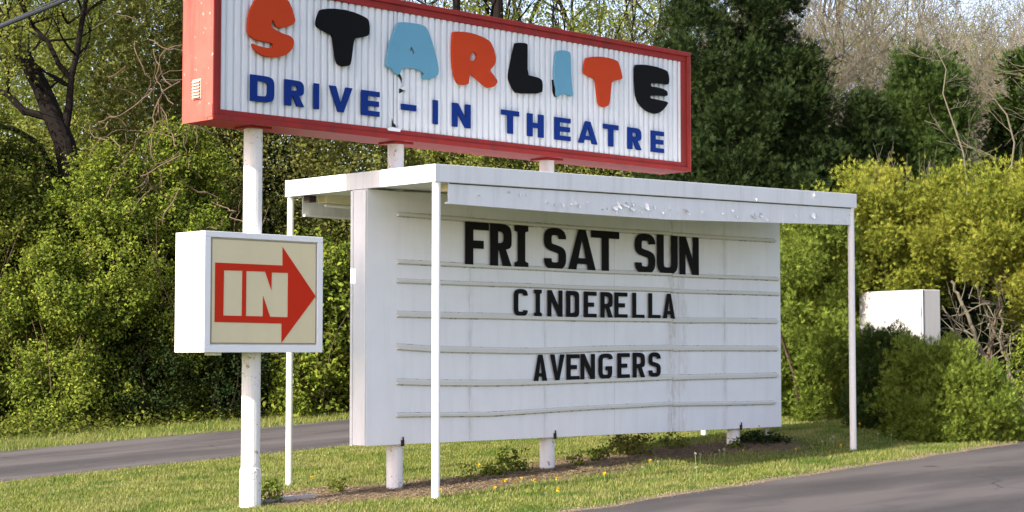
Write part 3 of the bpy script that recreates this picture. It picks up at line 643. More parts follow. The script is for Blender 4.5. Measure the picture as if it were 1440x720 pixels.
def profile_clumps(seed, R, H, f, spacing, zb=0., lump=.9, amp=.32, inner=.25, squash=1.0, zj=.25, puff=None):
    if puff: spacing = puff[0]
    """clump centres and outward directions spread over a lumpy crown of radius R*f(h), height H above zb"""
    rng = np.random.default_rng(seed)
    hs = np.linspace(0, 1, 60); fr = np.array([f(h) for h in hs])
    area = 2*np.pi*R*np.trapezoid(fr, hs)*H*1.15 if hasattr(np, 'trapezoid') else 2*np.pi*R*np.trapz(fr, hs)*H*1.15
    n = int(area/spacing**2); cdf = np.cumsum(fr+.04); cdf /= cdf[-1]
    h = np.interp(rng.uniform(size=n), cdf, hs); th = rng.uniform(0, 2*np.pi, n)
    r0 = R*np.interp(h, hs, fr)
    X = np.cos(th)*R; Y_ = np.sin(th)*R
    lm = fbm(X+h*H*.7+20, Y_+h*H+20, 1/lump, seed % 50)
    r = r0*(1-amp+2*amp*lm) 
    u = rng.uniform(size=n); deep = u < inner
    r = np.where(deep, r*rng.uniform(.35, .9, n), r*rng.uniform(.9, 1.05, n))
    P = np.stack([r*np.cos(th), r*np.sin(th)*squash, zb+h*H+(lm-.5)*zj*h*2], 1)
    g = np.gradient(fr, hs)*R/H
    O = unit(np.stack([np.cos(th), np.sin(th), -np.interp(h, hs, g)*.8], 1))
    if puff:                                                         # second level: every centre carries a rounded puff of clumps
        _, pr, m_ = puff; k = len(P); S = rng.uniform(.6, 1.3, k)*pr
        idx = np.repeat(np.arange(k), m_)
        d = unit(rng.normal(size=(len(idx), 3)) + O[idx]*1.0 + np.array([0, 0, .25]))
        P = P[idx] + d*(S[idx]*rng.uniform(.75, 1.1, len(idx)))[:, None] - O[idx]*pr*.6; O = unit(d+O[idx]*.4)
        P[:, 2] = np.maximum(P[:, 2], .03)
    return rng, P, O
def cloud(rng, P, O, per, cr, kind, size, elong=.8, **kw):
    n = len(P); k = rng.poisson(per, n); idx = np.repeat(np.arange(n), k)
    s = rng.uniform(.55, 1.35, n)[idx][:, None]
    d = rng.normal(size=(len(idx), 3)); d = unit(d)*(rng.uniform(size=(len(idx), 1))**.5)*cr*s
    sh = unit(O+rng.normal(size=O.shape)*.45+np.array([0, 0, .25]))[idx]
    Q = P[idx]+d+sh*np.sum(d*sh, 1)[:, None]*elong; OO = unit(O[idx]*.8+unit(d)*.9)
    return (leaf_quads if kind == 'leaf' else frond_quads)(rng, Q, OO, np.full(len(Q), size), **kw)
def grow(rng, mb, p, d, L_, r, depth, tips, nch=(3, 4), ratio=.72, spread=.75, up=.15, sides=3, wob=.12, minr=.004):
    pts = [p.copy()]; rad = [r]; q = p.copy(); dd = d.copy(); ns = 4 if depth > 1 else 3
    for i in range(ns):
        dd = (dd + Vector((rng.gauss(0, wob), rng.gauss(0, wob), rng.gauss(0, wob)+up*.25))).normalized()
        q = q + dd*(L_/ns); pts.append(q.copy()); rad.append(max(minr, r*(1-.5*(i+1)/ns)))
    mb.tube(pts, rad, 8 if r > .05 else (5 if r > .02 else sides), cap=False)
    if depth == 0: tips.append((q.copy(), dd.copy())); return
    n = rng.randint(*nch)
    for j in range(n):
        t = rng.uniform(.35, 1) if j else 1.0
        i = min(ns-1, int(t*ns)); a = pts[i].lerp(pts[i+1], t*ns-i if i < ns else 1)
        perp = dd.cross(Vector((rng.gauss(0, 1), rng.gauss(0, 1), rng.gauss(0, 1)))).normalized()
        sp = spread*rng.uniform(.5, 1.2) if j else spread*.3
        nd = (dd*math.cos(sp)+perp*math.sin(sp)+Vector((0, 0, up))).normalized()
        grow(rng, mb, a, nd, L_*ratio*rng.uniform(.75, 1.15), max(minr, rad[i]*(.62 if j else .85)), depth-1, tips, nch, ratio, spread, up, sides, wob, minr)

def dup(root, loc, rz, label, scale=1):
    r = root.copy(); C.objects.link(r); r.location = loc; r.rotation_euler = (0, 0, rz); r.scale = (scale,)*3; r['label'] = label
    for ch in root.children:
        c = ch.copy(); C.objects.link(c); c.parent = r
    return r

dome = lambda h: math.sqrt(max(0, 1-max(0, (h-.35)/.65)**2))*(.72+.28*min(1, h/.3))
overf = lambda h: (max(0, 1-max(0, (h-.5)/.5)**2.2))**.6*(.42+.58*min(1, h/.38))
bushf = lambda h: (max(0, 1-max(0, (h-.45)/.55)**2.2))**.6*(.85+.15*min(1, h/.2))
conef = lambda h: (1-h)**.62*(.8+.2*min(1, h/.12)) + .02
hedgef = lambda h: (max(0, 1-max(0, (h-.7)/.3)**2))**.5*(.9+.1*min(1, h/.1))

M_BRIGHT = foliage('leaves_fresh', [(.08, .07, .025), (.055, .10, .012), (.115, .185, .020), (.20, .26, .028), (.32, .36, .055)], .40)
M_MID = foliage('leaves_mid', [(.07, .055, .02), (.04, .07, .010), (.105, .145, .018), (.22, .24, .036)], .35)
M_OLIVE = foliage('leaves_olive', [(.05, .06, .014), (.10, .115, .022), (.18, .175, .045)], .3)
M_YELLOW = foliage('leaves_yellowish', [(.09, .12, .02), (.17, .20, .03), (.26, .27, .06)], .4)
M_SPRING = foliage('leaves_spring', [(.14, .20, .03), (.22, .27, .05), (.30, .31, .08)], .5)
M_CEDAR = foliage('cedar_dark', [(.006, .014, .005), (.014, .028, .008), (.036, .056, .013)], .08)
M_GOLD = foliage('arborvitae_gold', [(.05, .10, .012), (.165, .205, .022), (.37, .355, .055)], .28)
M_GREENARB = foliage('arborvitae_green', [(.05, .082, .012), (.105, .165, .022), (.24, .29, .045)], .25)
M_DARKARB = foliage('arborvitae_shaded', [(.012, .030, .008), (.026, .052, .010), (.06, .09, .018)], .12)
M_BARK = bark('bark_dark', (.006, .005, .004), (.022, .017, .014))
M_TWIG = bark('bark_twig', (.095, .084, .06), (.22, .195, .14), 6)
M_PALE = bark('bark_pale', (.28, .22, .17), (.50, .42, .34), 8)
M_STEM = bark('bark_brown', (.07, .045, .03), (.22, .16, .11), 20)

def stems(rng_, R, H, n, mb, r=.02, lean=.35):
    for i in range(n):
        a = rng_.uniform(0, 6.28); p = Vector((math.cos(a)*R*.15, math.sin(a)*R*.15, -.1)); d = Vector((math.cos(a)*lean, math.sin(a)*lean, 1)).normalized()
        pts = [p]
        L_ = H*rng_.uniform(.5, .8)
        for k in range(5):
            d = (d+Vector((rng_.gauss(0, .15), rng_.gauss(0, .15), .05))).normalized(); p = p+d*L_/5; pts.append(p)
        mb.tube(pts, [r*(1-.14*k) for k in range(6)], 6, cap=False)
def shrub(name, label, cat, px, Yd, R, top, f, mat, seed, kind='leaf', size=.07, spacing=.2, per=34, cr=.17, zb=0., group=None, part='foliage', amp=.32, inner=.25, lump=.9, nst=5, stemr=.022, loc=None, zj=.25, puff=None, **kw):
    x, y = loc or spot(px, Yd); g = fz(x, y); H = top if loc else alt(top, Yd)-g
    t = thing(name, label, cat, (x, y, g), 0, group)
    rng, P, O = profile_clumps(seed, R, H-zb, f, spacing, zb, lump, amp, inner, zj=zj, puff=puff)
    V = cloud(rng, P, O, per, cr, kind, size, **kw)
    o = np_mesh(part, V, 4, mat, None); o.parent = t
    mb = MB(); stems(random.Random(seed), R, H, nst, mb, stemr); mb.build('trunk' if nst == 1 else 'stems', M_STEM, t, world=False)
    return t

# ------------------------------------------------------------------ far woods, then the trees that show
def far_tree(seed, H, depth=5, nch=(3, 4)):
    rng_ = random.Random(seed); mb = MB(); tips = []
    grow(rng_, mb, Vector((0, 0, -.3)), Vector((rng_.gauss(0, .05), rng_.gauss(0, .05), 1)).normalized(), H*.30, H*.013, depth, tips, nch=nch, up=.12, spread=.78, ratio=.73, wob=.2)
    return mb, tips
bare = [far_tree(s, 14.5, 6, (4, 4)) for s in (3, 8)]
bare_spots = [(1120, 40, 0, 1.0, 'bare grey-brown tree rising just right of the tall dark conifer'), (1175, 44, 1, 1.0, 'bare tree whose fine twigs fill the sky between the two conifers'),
              (1235, 39, 0, .95, 'bare twiggy tree behind the small middle conifer'), (1290, 46, 1, 1.1, 'bare tree standing behind the rounded right conifer'),
              (1350, 41, 1, .95, 'bare tree behind the right shoulder of the rounded conifer'), (1405, 45, 0, 1.1, 'bare tree with brown twigs above the right end of the hedge'),
              (1450, 38, 1, .9, 'bare tree at the right edge of the photo'), (1060, 47, 0, 1.1, 'bare tree mostly hidden by the tall dark conifer'),
              (1200, 52, 1, 1.25, 'farthest bare tree left of the small middle conifer'), (1320, 54, 0, 1.3, 'farthest bare tree above the rounded conifer'), (1430, 55, 1, 1.3, 'farthest bare tree above the hedge end'),
              (1150, 48, 0, 1.1, 'slender bare tree just right of the tall dark conifer, behind the nearer one'), (1255, 43, 0, .9, 'bare tree left of the rounded conifer, its limbs crossing the sky'),
              (1375, 49, 0, 1.1, 'bare tree between the rounded conifer and the right edge'), (1480, 47, 1, 1.1, 'bare tree leaning in from beyond the right edge')]
protos = {}
for i, (px, Yd, k, s, lab) in enumerate(bare_spots):
    x, y = spot(px, Yd); g = fz(x, y)
    if k not in protos:
        t = thing('bare_tree', lab, 'tree', (0, 0, 0), 0, 'bare trees behind the conifers'); bare[k][0].build('branches', M_TWIG, t, world=False)
        TP = bare[k][1]; np_mesh('buds', cloud(np.random.default_rng(k), np.array([tuple(p) for p, d in TP]), np.array([tuple(d) for p, d in TP]), 1.1, .12, 'leaf', .05), 4, M_SPRING).parent = t
        protos[k] = t; t.location = (x, y, g); t.rotation_euler = (0, 0, i*1.3); t.scale = (s,)*3
    else: dup(protos[k], (x, y, g), i*1.7, lab, s)

def leafy_tree(name, label, seed, H, px, Yd, mat, per, size, lr, depth=5, nch=(3, 4), group='leafing trees behind the sign', barkm=M_BARK):
    x, y = spot(px, Yd); g = fz(x, y); t = thing(name, label, 'tree', (x, y, g), 0, group)
    mb, tips = far_tree(seed, H, depth, nch); mb.build('trunk', barkm, t, world=False)
    rng = np.random.default_rng(seed)
    P = np.array([tuple(p) for p, d in tips]); O = np.array([tuple(d) for p, d in tips])
    o = np_mesh('crown', cloud(rng, P, O, per, lr, 'leaf', size), 4, mat, None); o.parent = t
    return t, (mb, tips)
lt, _ = leafy_tree('leafing_tree', 'tall tree in pale spring leaf above the middle of the theatre sign', 21, 16, 800, 40, M_SPRING, 13, .085, .35)
for k, (px, Yd, rz, s, lab) in enumerate([(880, 43, 2.0, 1.0, 'spring-green tree just left of the tall dark conifer'), (720, 46, 4.0, 1.1, 'spring-green tree behind the dark upright trunk over the sign'),
        (570, 44, 1.0, 1.05, 'spring-green tree behind the letters at the left half of the sign'), (940, 50, 3.0, 1.2, 'farther spring-green tree behind the tall dark conifer'),
        (640, 52, 5.0, 1.2, 'farther spring-green tree behind the middle of the sign'), (30, 45, .5, 1.05, 'pale green tree behind the black forked trunk'), (110, 50, 2.6, 1.15, 'pale green tree showing bits of sky at the upper left'),
        (1250, 58, 1.1, 1.3, 'far spring-green tree seen through the bare twigs left of the rounded conifer'), (1400, 60, 2.2, 1.3, 'far spring-green tree seen through the bare twigs at the right edge'), (1130, 56, 4.4, 1.25, 'far spring-green tree seen through the bare twigs beside the tall dark conifer'),
        (330, 48, 1.9, 1.15, 'pale green tree behind the end of the theatre sign'), (-60, 42, 3.9, 1.0, 'pale green tree at the left edge of the photo')]):
    x, y = spot(px, Yd); dup(lt, (x, y, fz(x, y)), rz, lab, s)

# evergreen and olive masses behind the sign
shrub('thicket_shrub', 'olive-green shrub wall behind the left post of the theatre sign', 'shrub', 420, 36, 2.1, 40, bushf, M_OLIVE, 31, size=.08, spacing=.26, per=34, cr=.24, group='shrubs behind the exit drive')
shrub('thicket_shrub', 'yellowish shrub showing in the gap between theatre sign and canopy, left half', 'shrub', 580, 37, 2.1, 80, bushf, M_YELLOW, 32, size=.08, spacing=.28, per=32, cr=.26, group='shrubs behind the exit drive')
shrub('thicket_shrub', 'olive shrub showing in the gap between theatre sign and canopy, above SAT', 'shrub', 740, 38, 2.2, 110, bushf, M_YELLOW, 33, size=.08, spacing=.28, per=32, cr=.26, group='shrubs behind the exit drive')
shrub('thicket_shrub', 'spring-green shrub behind the sign near the tall dark conifer', 'shrub', 870, 38, 2.0, 100, bushf, M_YELLOW, 34, size=.08, spacing=.28, per=32, cr=.26, group='shrubs behind the exit drive')
shrub('thicket_shrub', 'dark shrub behind the lower part of the letter board', 'shrub', 660, 36, 2.4, 330, bushf, M_MID, 35, size=.09, spacing=.32, per=26, cr=.28, group='shrubs behind the exit drive')
shrub('thicket_shrub', 'dark shrub behind the right part of the letter board', 'shrub', 900, 36, 2.6, 330, bushf, M_CEDAR, 36, size=.09, spacing=.32, per=26, cr=.28, group='shrubs behind the exit drive')
# a dark upright trunk above the sign, and a grey one beside it
for px, Yd, r0, lab in ((697, 40, .15, 'dark upright tree trunk rising over the STAR half of the sign'), (640, 38, .10, 'thin dark trunk over the letter A of the sign')):
    x, y = spot(px, Yd); g = fz(x, y); t = thing('ivy_tree', lab, 'tree', (x, y, g)); rng_ = random.Random(int(px)); mb = MB()
    pts = [Vector((rng_.gauss(0, .05), rng_.gauss(0, .05), z)) for z in (-.3, 2, 4, 6, 8, 10, 12)]
    mb.tube(pts, [r0*(1.2-.08*k) for k in range(7)], 10, cap=False); tips = []
    for k in range(9): grow(rng_, mb, Vector((0, 0, 4+k*.8)), Vector((rng_.gauss(0, 1), rng_.gauss(0, 1), .6)).normalized(), 1.2, r0*.4, 3, tips, (2, 3))
    mb.build('trunk', M_BARK, t, world=False)
    P = np.array([tuple(p) for p, d in tips]); O = np.array([tuple(d) for p, d in tips])
    np_mesh('crown', cloud(np.random.default_rng(5), P, O, 9, .3, 'leaf', .08), 4, M_MID, None).parent = t

# the left woods: forked black tree, vine-hung evergreen, honeysuckle thicket
x, y = spot(75, 33.5); g = fz(x, y)
ft = thing('forked_tree', 'leaning black forked tree trunk with thin spring leaves at the upper left', 'tree', (x, y, g))
mb = MB(); tips = []
S_ = 33.5/2500
def off(px, py, dy=0):
    a, b = spot(px, 33.5+dy); return Vector((a-x, b-y, alt(py, 33.5)-g))
mb.tube([Vector((.25, -.1, -.3)), off(112, 420), off(105, 300), off(88, 200), off(72, 165), off(52, 118), off(30, 80), off(8, 40, .5), off(-20, -20, 1)], [.27, .23, .21, .20, .19, .17, .14, .12, .09], 12, cap=False)
mb.tube([off(86, 190), off(93, 150), off(96, 105), off(103, 75), off(108, 40), off(118, -20), off(122, -80)], [.10, .075, .06, .055, .05, .045, .03], 10, cap=False)
mb.tube([off(96, 110), off(78, 88), off(62, 55), off(42, 35), off(20, -5)], [.06, .05, .04, .035, .02], 8, cap=False)
mb.tube([off(70, 165), off(30, 155), off(5, 130), off(-25, 120)], [.08, .07, .06, .03], 8, cap=False)
mb.tube([off(98, 290), off(50, 200), off(15, 180), off(-40, 170)], [.07, .06, .05, .03], 8, cap=False)
rng_ = random.Random(6)
for a in [(30, 80), (8, 40), (103, 75), (112, 20), (60, 55), (42, 35), (5, 130), (60, 130), (120, -40), (-20, -20), (95, 120), (20, -20), (70, 0), (-10, 60), (90, 30)]:
    for k in range(2): grow(rng_, mb, off(*a), Vector((rng_.gauss(0, 1), rng_.gauss(0, 1), .7)).normalized(), .75, .03, 3, tips, (2, 3), spread=.8)
mb.build('trunk', M_BARK, ft, world=False)
P = np.array([tuple(p) for p, d in tips]); O = np.array([tuple(d) for p, d in tips])
np_mesh('crown', cloud(np.random.default_rng(7), P, O, 13, .22, 'leaf', .08), 4, M_YELLOW, None).parent = ft
for px, Yd, R, top, mt, sd, lab in ((20, 38, 2.3, -160, M_YELLOW, 141, 'loose yellow-green tree behind the black forked trunk, at the left edge'), (120, 39, 2.2, -120, M_SPRING, 142, 'loose pale tree right behind the black forked trunk'),
        (230, 40, 2.3, -130, M_MID, 143, 'tall leafy tree behind the vine-hung evergreen'), (340, 41, 2.4, -100, M_YELLOW, 144, 'leafy tree rising behind the end of the theatre sign'), (500, 41, 2.4, -60, M_YELLOW, 145, 'leafy tree behind the S and T of the theatre sign'),
        (60, 46, 2.8, -160, M_YELLOW, 147, 'farther yellow-green tree filling the sky behind the black forked trunk'), (0, 44, 2.6, -140, M_SPRING, 148, 'farther pale tree at the very left edge'), (170, 47, 2.8, -160, M_YELLOW, 149, 'farther yellow-green tree left of the salmon sign end'),
        (790, 46, 2.6, -60, M_SPRING, 150, 'pale leafy tree behind the L and I of the theatre sign'), (900, 48, 2.6, -60, M_YELLOW, 151, 'yellow-green tree just left of the tall dark conifer'),
        (660, 43, 2.5, -40, M_YELLOW, 146, 'leafy tree behind the A and R of the theatre sign')):
    shrub('loose_tree', lab, 'tree', px, Yd, R, top, lambda h: (1-h)**.35*(.45+.55*min(1, h/.3)), mt, sd, size=.09, spacing=.40, per=32, cr=.30, amp=.5, inner=.5, nst=1, stemr=.12, part='crown', group='loose leafy trees behind the thicket')

G1 = 'shrubs of the thicket beyond the exit drive'
shrub('cedar_tree', 'dull olive vine-hung evergreen left of the salmon sign end', 'tree', 205, 35.5, 1.25, -90, lambda h: (1-h)**.35*.9+.05, M_OLIVE, 41, kind='frond', size=.11, spacing=.22, per=16, cr=.24, lump=.6, amp=.4, nst=1, stemr=.12, part='crown')
shrub('cedar_tree', 'dark evergreen behind the salmon end of the theatre sign', 'tree', 285, 36.5, 1.1, -60, lambda h: (1-h)**.4*.9+.05, M_OLIVE, 42, kind='frond', size=.11, spacing=.22, per=16, cr=.24, lump=.6, amp=.4, nst=1, stemr=.12, part='crown')
shrub('cedar_tree', 'dark evergreen showing between the left post and the canopy corner', 'tree', 400, 38, 1.5, 60, lambda h: (1-h)**.4*.9+.05, M_CEDAR, 43, kind='frond', size=.13, spacing=.26, per=12, cr=.26, amp=.4, nst=1, stemr=.12, part='crown')
shrub('honeysuckle_bush', 'big fresh-green bush in the middle of the thicket left of the arrow sign', 'shrub', 150, 32.6, 1.25, 215, overf, M_BRIGHT, 51, puff=(.47, .34, 13), nst=16, stemr=.014, size=.072, spacing=.21, per=34, cr=.17, amp=.6, lump=.6, inner=.4, group=G1)
shrub('honeysuckle_bush', 'fresh-green bush directly behind the arrow sign', 'shrub', 262, 33.2, 1.05, 175, overf, M_BRIGHT, 52, puff=(.47, .34, 13), nst=16, stemr=.014, size=.072, spacing=.21, per=32, cr=.17, amp=.6, lump=.6, inner=.4, group=G1)
shrub('honeysuckle_bush', 'duller green bush at the left edge below the forked trunk', 'shrub', 22, 33, 1.15, 205, overf, M_MID, 53, puff=(.47, .34, 13), nst=16, stemr=.014, size=.072, spacing=.21, per=32, cr=.18, amp=.6, lump=.6, inner=.4, group=G1)
shrub('honeysuckle_bush', 'lower bright bush in front of the thicket near the left edge', 'shrub', 85, 31.8, .8, 330, bushf, M_BRIGHT, 54, puff=(.47, .34, 13), nst=16, stemr=.014, size=.07, spacing=.2, per=30, cr=.16, amp=.6, lump=.5, inner=.4, group=G1)
shrub('honeysuckle_bush', 'low bush coloured dark for the shade at the foot of the thicket left of the left post', 'shrub', 205, 32.6, .85, 440, bushf, M_CEDAR, 55, size=.06, spacing=.18, per=26, cr=.17, amp=.4, group=G1)  # dark foliage colour stands in for the shade under the thicket
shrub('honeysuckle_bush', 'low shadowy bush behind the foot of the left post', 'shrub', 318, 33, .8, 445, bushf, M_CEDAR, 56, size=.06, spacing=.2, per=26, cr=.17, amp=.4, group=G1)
shrub('broadleaf_bush', 'larger-leaved bright bush between the left post and the board', 'shrub', 455, 33.3, .95, 330, bushf, M_BRIGHT, 57, puff=(.47, .34, 13), nst=16, stemr=.014, size=.10, spacing=.22, per=24, cr=.18, amp=.6, lump=.5, inner=.4, group=G1)
shrub('broadleaf_bush', 'green bush just left of the rear canopy pole', 'shrub', 385, 34.5, .8, 395, bushf, M_BRIGHT, 58, puff=(.47, .34, 13), nst=16, stemr=.014, size=.09, spacing=.22, per=24, cr=.18, amp=.6, lump=.5, inner=.4, group=G1)
shrub('broadleaf_bush', 'green bush hidden mostly behind the left end of the letter board', 'shrub', 540, 34, 1.1, 300, bushf, M_MID, 59, size=.09, spacing=.22, per=24, cr=.2, amp=.4, group=G1)
shrub('honeysuckle_bush', 'tall green bush running out of the photo at the left edge', 'shrub', -70, 32.5, 1.3, 120, bushf, M_MID, 60, puff=(.47, .34, 13), nst=16, stemr=.014, size=.07, spacing=.21, per=32, cr=.18, amp=.6, lump=.6, inner=.4, group=G1)
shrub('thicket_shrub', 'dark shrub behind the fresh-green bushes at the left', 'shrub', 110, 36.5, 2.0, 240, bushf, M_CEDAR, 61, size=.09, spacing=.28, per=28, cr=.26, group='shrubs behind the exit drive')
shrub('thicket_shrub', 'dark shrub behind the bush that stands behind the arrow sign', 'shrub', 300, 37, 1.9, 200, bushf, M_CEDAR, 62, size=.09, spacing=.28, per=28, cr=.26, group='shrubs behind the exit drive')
# dead vines hanging over the thicket
v0 = spot(200, 32); vg = fz(*v0); vt = thing('dead_vines', 'tangle of pale dead vines hanging over the thicket left of the sign end', 'vine', (*v0, vg))
rng_ = random.Random(12); mb = MB()
for k in range(46):
    px = rng_.choice([rng_.uniform(120, 330), rng_.uniform(170, 260), rng_.uniform(280, 340)]); py = rng_.uniform(20, 330); Yd = rng_.uniform(31.4, 32.8)
    a, b = spot(px, Yd); p = Vector((a-v0[0], b-v0[1], alt(py, Yd)-vg)); d = Vector((rng_.gauss(0, .7), rng_.gauss(0, .7), -.5+rng_.gauss(0, .7))).normalized(); pts = [p]
    for j in range(rng_.randint(6, 14)):
        d = (d+Vector((rng_.gauss(0, .35), rng_.gauss(0, .35), rng_.gauss(-.05, .3)))).normalized(); p = p+d*.13; pts.append(p)
    mb.tube(pts, [rng_.uniform(.006, .014)]*len(pts), 4, cap=False)
mb.build('stems', M_STEM, vt, world=False)

# pale house behind the thicket
hx, hy = spot(330, 45); hg = fz(hx, hy)
house = thing('house', 'pale sided house barely visible through the thicket behind the arrow sign', 'house', (hx, hy, hg), A_*0+.2)
mb = MB(); mb.box(-4.5, 4.5, -3, 3, -.3, 2.8)
for k in range(14): mb.box(-4.52, 4.52, -3.02, -3.0, .1+k*.19, .25+k*.19)
mb.build('wall', paint('house_siding', (.55, .57, .62)), house, world=False)
mb = MB(); mb.add([(-4.9, -3.5, 2.75), (4.9, -3.5, 2.75), (4.9, 0, 4.3), (-4.9, 0, 4.3), (-4.9, 3.5, 2.75), (4.9, 3.5, 2.75), (-4.9, -3.5, 2.6), (4.9, -3.5, 2.6), (4.9, 3.5, 2.6), (-4.9, 3.5, 2.6)],
    [(0, 1, 2, 3), (3, 2, 5, 4), (6, 7, 1, 0), (9, 4, 5, 8), (6, 9, 8, 7), (0, 3, 4, 9, 6), (1, 7, 8, 5, 2)]); mb.build('roof', paint('shingle', (.09, .085, .085)), house, world=False)
for xx in (-2.6, .2, 2.7):
    mb = MB(); mb.box(xx-.5, xx+.5, -3.05, -3.021, 1, 2.1); wn = mb.build('window', METALW, house, world=False)
    mb = MB(); mb.box(xx-.42, xx+.42, -3.06, -3.051, 1.08, 2.02); mb.build('pane', paint('window_glass', (.03, .04, .06), rough=.1), wn, world=False)

# conifers on the right
shrub('tall_conifer', 'tall dark green arborvitae filling the sky right of the theatre sign', 'tree', 1032, 33.5, 2.25, -170, lambda h: (1-h)**.56*(.9+.1*min(1, h/.1))+.02, M_CEDAR, 71, puff=(.42, .25, 12), kind='frond', size=.12, fingers=5, spread=.46, spacing=.19, per=20, cr=.2, amp=.42, inner=.25, lump=.75, nst=1, stemr=.16, part='crown', group=None)
shrub('tall_conifer', 'dark shoulder conifer leaning on the right flank of the tallest one', 'tree', 1125, 33, 1.1, 40, conef, M_CEDAR, 72, puff=(.42, .25, 12), kind='frond', size=.12, fingers=5, spread=.46, spacing=.19, per=19, cr=.2, amp=.3, nst=1, stemr=.1, part='crown')
shrub('small_conifer', 'small dark conifer between the two larger ones', 'tree', 1215, 33.2, 1.05, 135, conef, M_CEDAR, 73, puff=(.42, .25, 12), kind='frond', size=.12, fingers=5, spread=.46, spacing=.19, per=19, cr=.19, amp=.3, nst=1, stemr=.08, part='crown')
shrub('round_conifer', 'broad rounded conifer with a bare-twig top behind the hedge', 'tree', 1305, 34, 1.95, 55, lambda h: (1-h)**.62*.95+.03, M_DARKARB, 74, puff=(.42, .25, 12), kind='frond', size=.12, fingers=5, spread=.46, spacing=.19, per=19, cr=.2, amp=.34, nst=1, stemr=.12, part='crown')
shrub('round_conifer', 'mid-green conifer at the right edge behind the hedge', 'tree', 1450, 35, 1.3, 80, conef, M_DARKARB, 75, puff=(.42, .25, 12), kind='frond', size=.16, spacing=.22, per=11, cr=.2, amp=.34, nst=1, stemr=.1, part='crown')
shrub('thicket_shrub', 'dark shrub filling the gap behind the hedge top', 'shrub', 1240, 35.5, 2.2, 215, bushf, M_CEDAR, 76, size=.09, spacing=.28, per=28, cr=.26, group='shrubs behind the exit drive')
shrub('thicket_shrub', 'dark shrub behind the right end of the hedge', 'shrub', 1420, 36, 2.2, 235, bushf, M_MID, 77, size=.09, spacing=.28, per=28, cr=.26, group='shrubs behind the exit drive')

# the golden hedge
GH = 'arborvitae of the golden hedge'
def hedge_bush(px, Yd, R, top, lab, seed, mat=M_GOLD, zb=0., f=hedgef, amp=.55, spacing=.13, **kw):
    return shrub('hedge_arborvitae', lab, 'hedge', px, Yd, R, top, f, mat, seed, kind='frond', size=.085, spacing=spacing, per=21, cr=.12, elong=1.2, fingers=5, zb=zb, amp=amp, inner=.2, lump=.45, nst=1, stemr=.05, group=GH, up=.35, spread=.46, zj=.5, puff=(.43, .26, 14), **kw)
hedge_bush(1135, 28.6, .82, 288, 'hedge arborvitae just behind the right end of the letter board', 81, M_GREENARB)
hedge_bush(1205, 29.2, .85, 248, 'hedge arborvitae rising behind the right front canopy pole', 82, M_GOLD)
hedge_bush(1275, 29.4, .9, 240, 'hedge arborvitae above the white cabinet', 83, M_GOLD, zb=1.9, f=bushf)
hedge_bush(1352, 29.0, .95, 246, 'golden hedge arborvitae bare below, right of the white cabinet', 84, M_GOLD, zb=2.15, f=bushf)
hedge_bush(1425, 28.6, .95, 240, 'golden hedge arborvitae at the right edge with bare lower stems', 85, M_GOLD, zb=2.0, f=bushf)
hedge_bush(1510, 28.4, 1.0, 225, 'hedge arborvitae running out of the photo on the right', 86, M_GOLD, zb=1.7, f=bushf)
hedge_bush(1075, 30.0, .9, 330, 'hedge arborvitae hidden behind the board end', 87, M_GREENARB)
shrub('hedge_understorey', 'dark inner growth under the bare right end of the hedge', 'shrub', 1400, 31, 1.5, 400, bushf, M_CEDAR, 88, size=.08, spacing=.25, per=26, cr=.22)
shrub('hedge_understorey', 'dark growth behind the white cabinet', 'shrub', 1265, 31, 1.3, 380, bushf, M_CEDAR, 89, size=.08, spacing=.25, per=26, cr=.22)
shrub('leafy_weed_bush', 'small bright leafy bush at the right edge under the hedge', 'shrub', 1452, 27.6, .32, 455, dome, M_BRIGHT, 90, size=.07, spacing=.13, per=14, cr=.1, zb=.5)
# bare leaning stems under the hedge
x, y = spot(1405, 28.4); g = fz(x, y); bs = thing('bare_hedge_stems', 'leaning bare brown trunks and dead twigs under the right end of the hedge', 'branches', (x, y, g))
rng_ = random.Random(33); mb = MB(); tips = []
def off2(px, py, Yd=28.2):
    a, b = spot(px, Yd); return Vector((a-x, b-y, alt(py, Yd)-g))
for pl, r in (([(1425, 600), (1402, 540), (1385, 505), (1365, 455), (1350, 420), (1338, 395)], .055), ([(1440, 598), (1420, 560), (1412, 500), (1385, 440), (1372, 400)], .035),
              ([(1418, 605), (1425, 540), (1405, 480), (1408, 430), (1400, 390)], .035), ([(1440, 560), (1405, 548), (1380, 545)], .045), ([(1400, 600), (1380, 520), (1345, 470), (1325, 430)], .03)):
    yy = rng_.uniform(27.9, 28.5); Q = [off2(a, b, yy) for a, b in pl]; W = []
    for i in range(len(Q)-1):                                          # wander between the sighted points
        for k in range(4): W.append(Q[i].lerp(Q[i+1], k/4)+Vector([rng_.gauss(0, .018) for _ in range(3)]))
    W.append(Q[-1]); mb.tube(W, [r*.75*(1-.45*i/len(W)) for i in range(len(W))], 8, cap=False)
for k in range(110):
    px, py = rng_.uniform(1335, 1450), rng_.uniform(420, 590); d = Vector((rng_.gauss(-.5, .6), rng_.gauss(0, .5), rng_.gauss(.45, .5))).normalized()
    grow(rng_, mb, off2(px, py, rng_.uniform(27.8, 28.9)), d, rng_.uniform(.25, .6), rng_.uniform(.007, .018), 1, tips, (1, 3), spread=.5, up=0, wob=.18, minr=.004)
mb.build('stems', M_TWIG, bs, world=False)
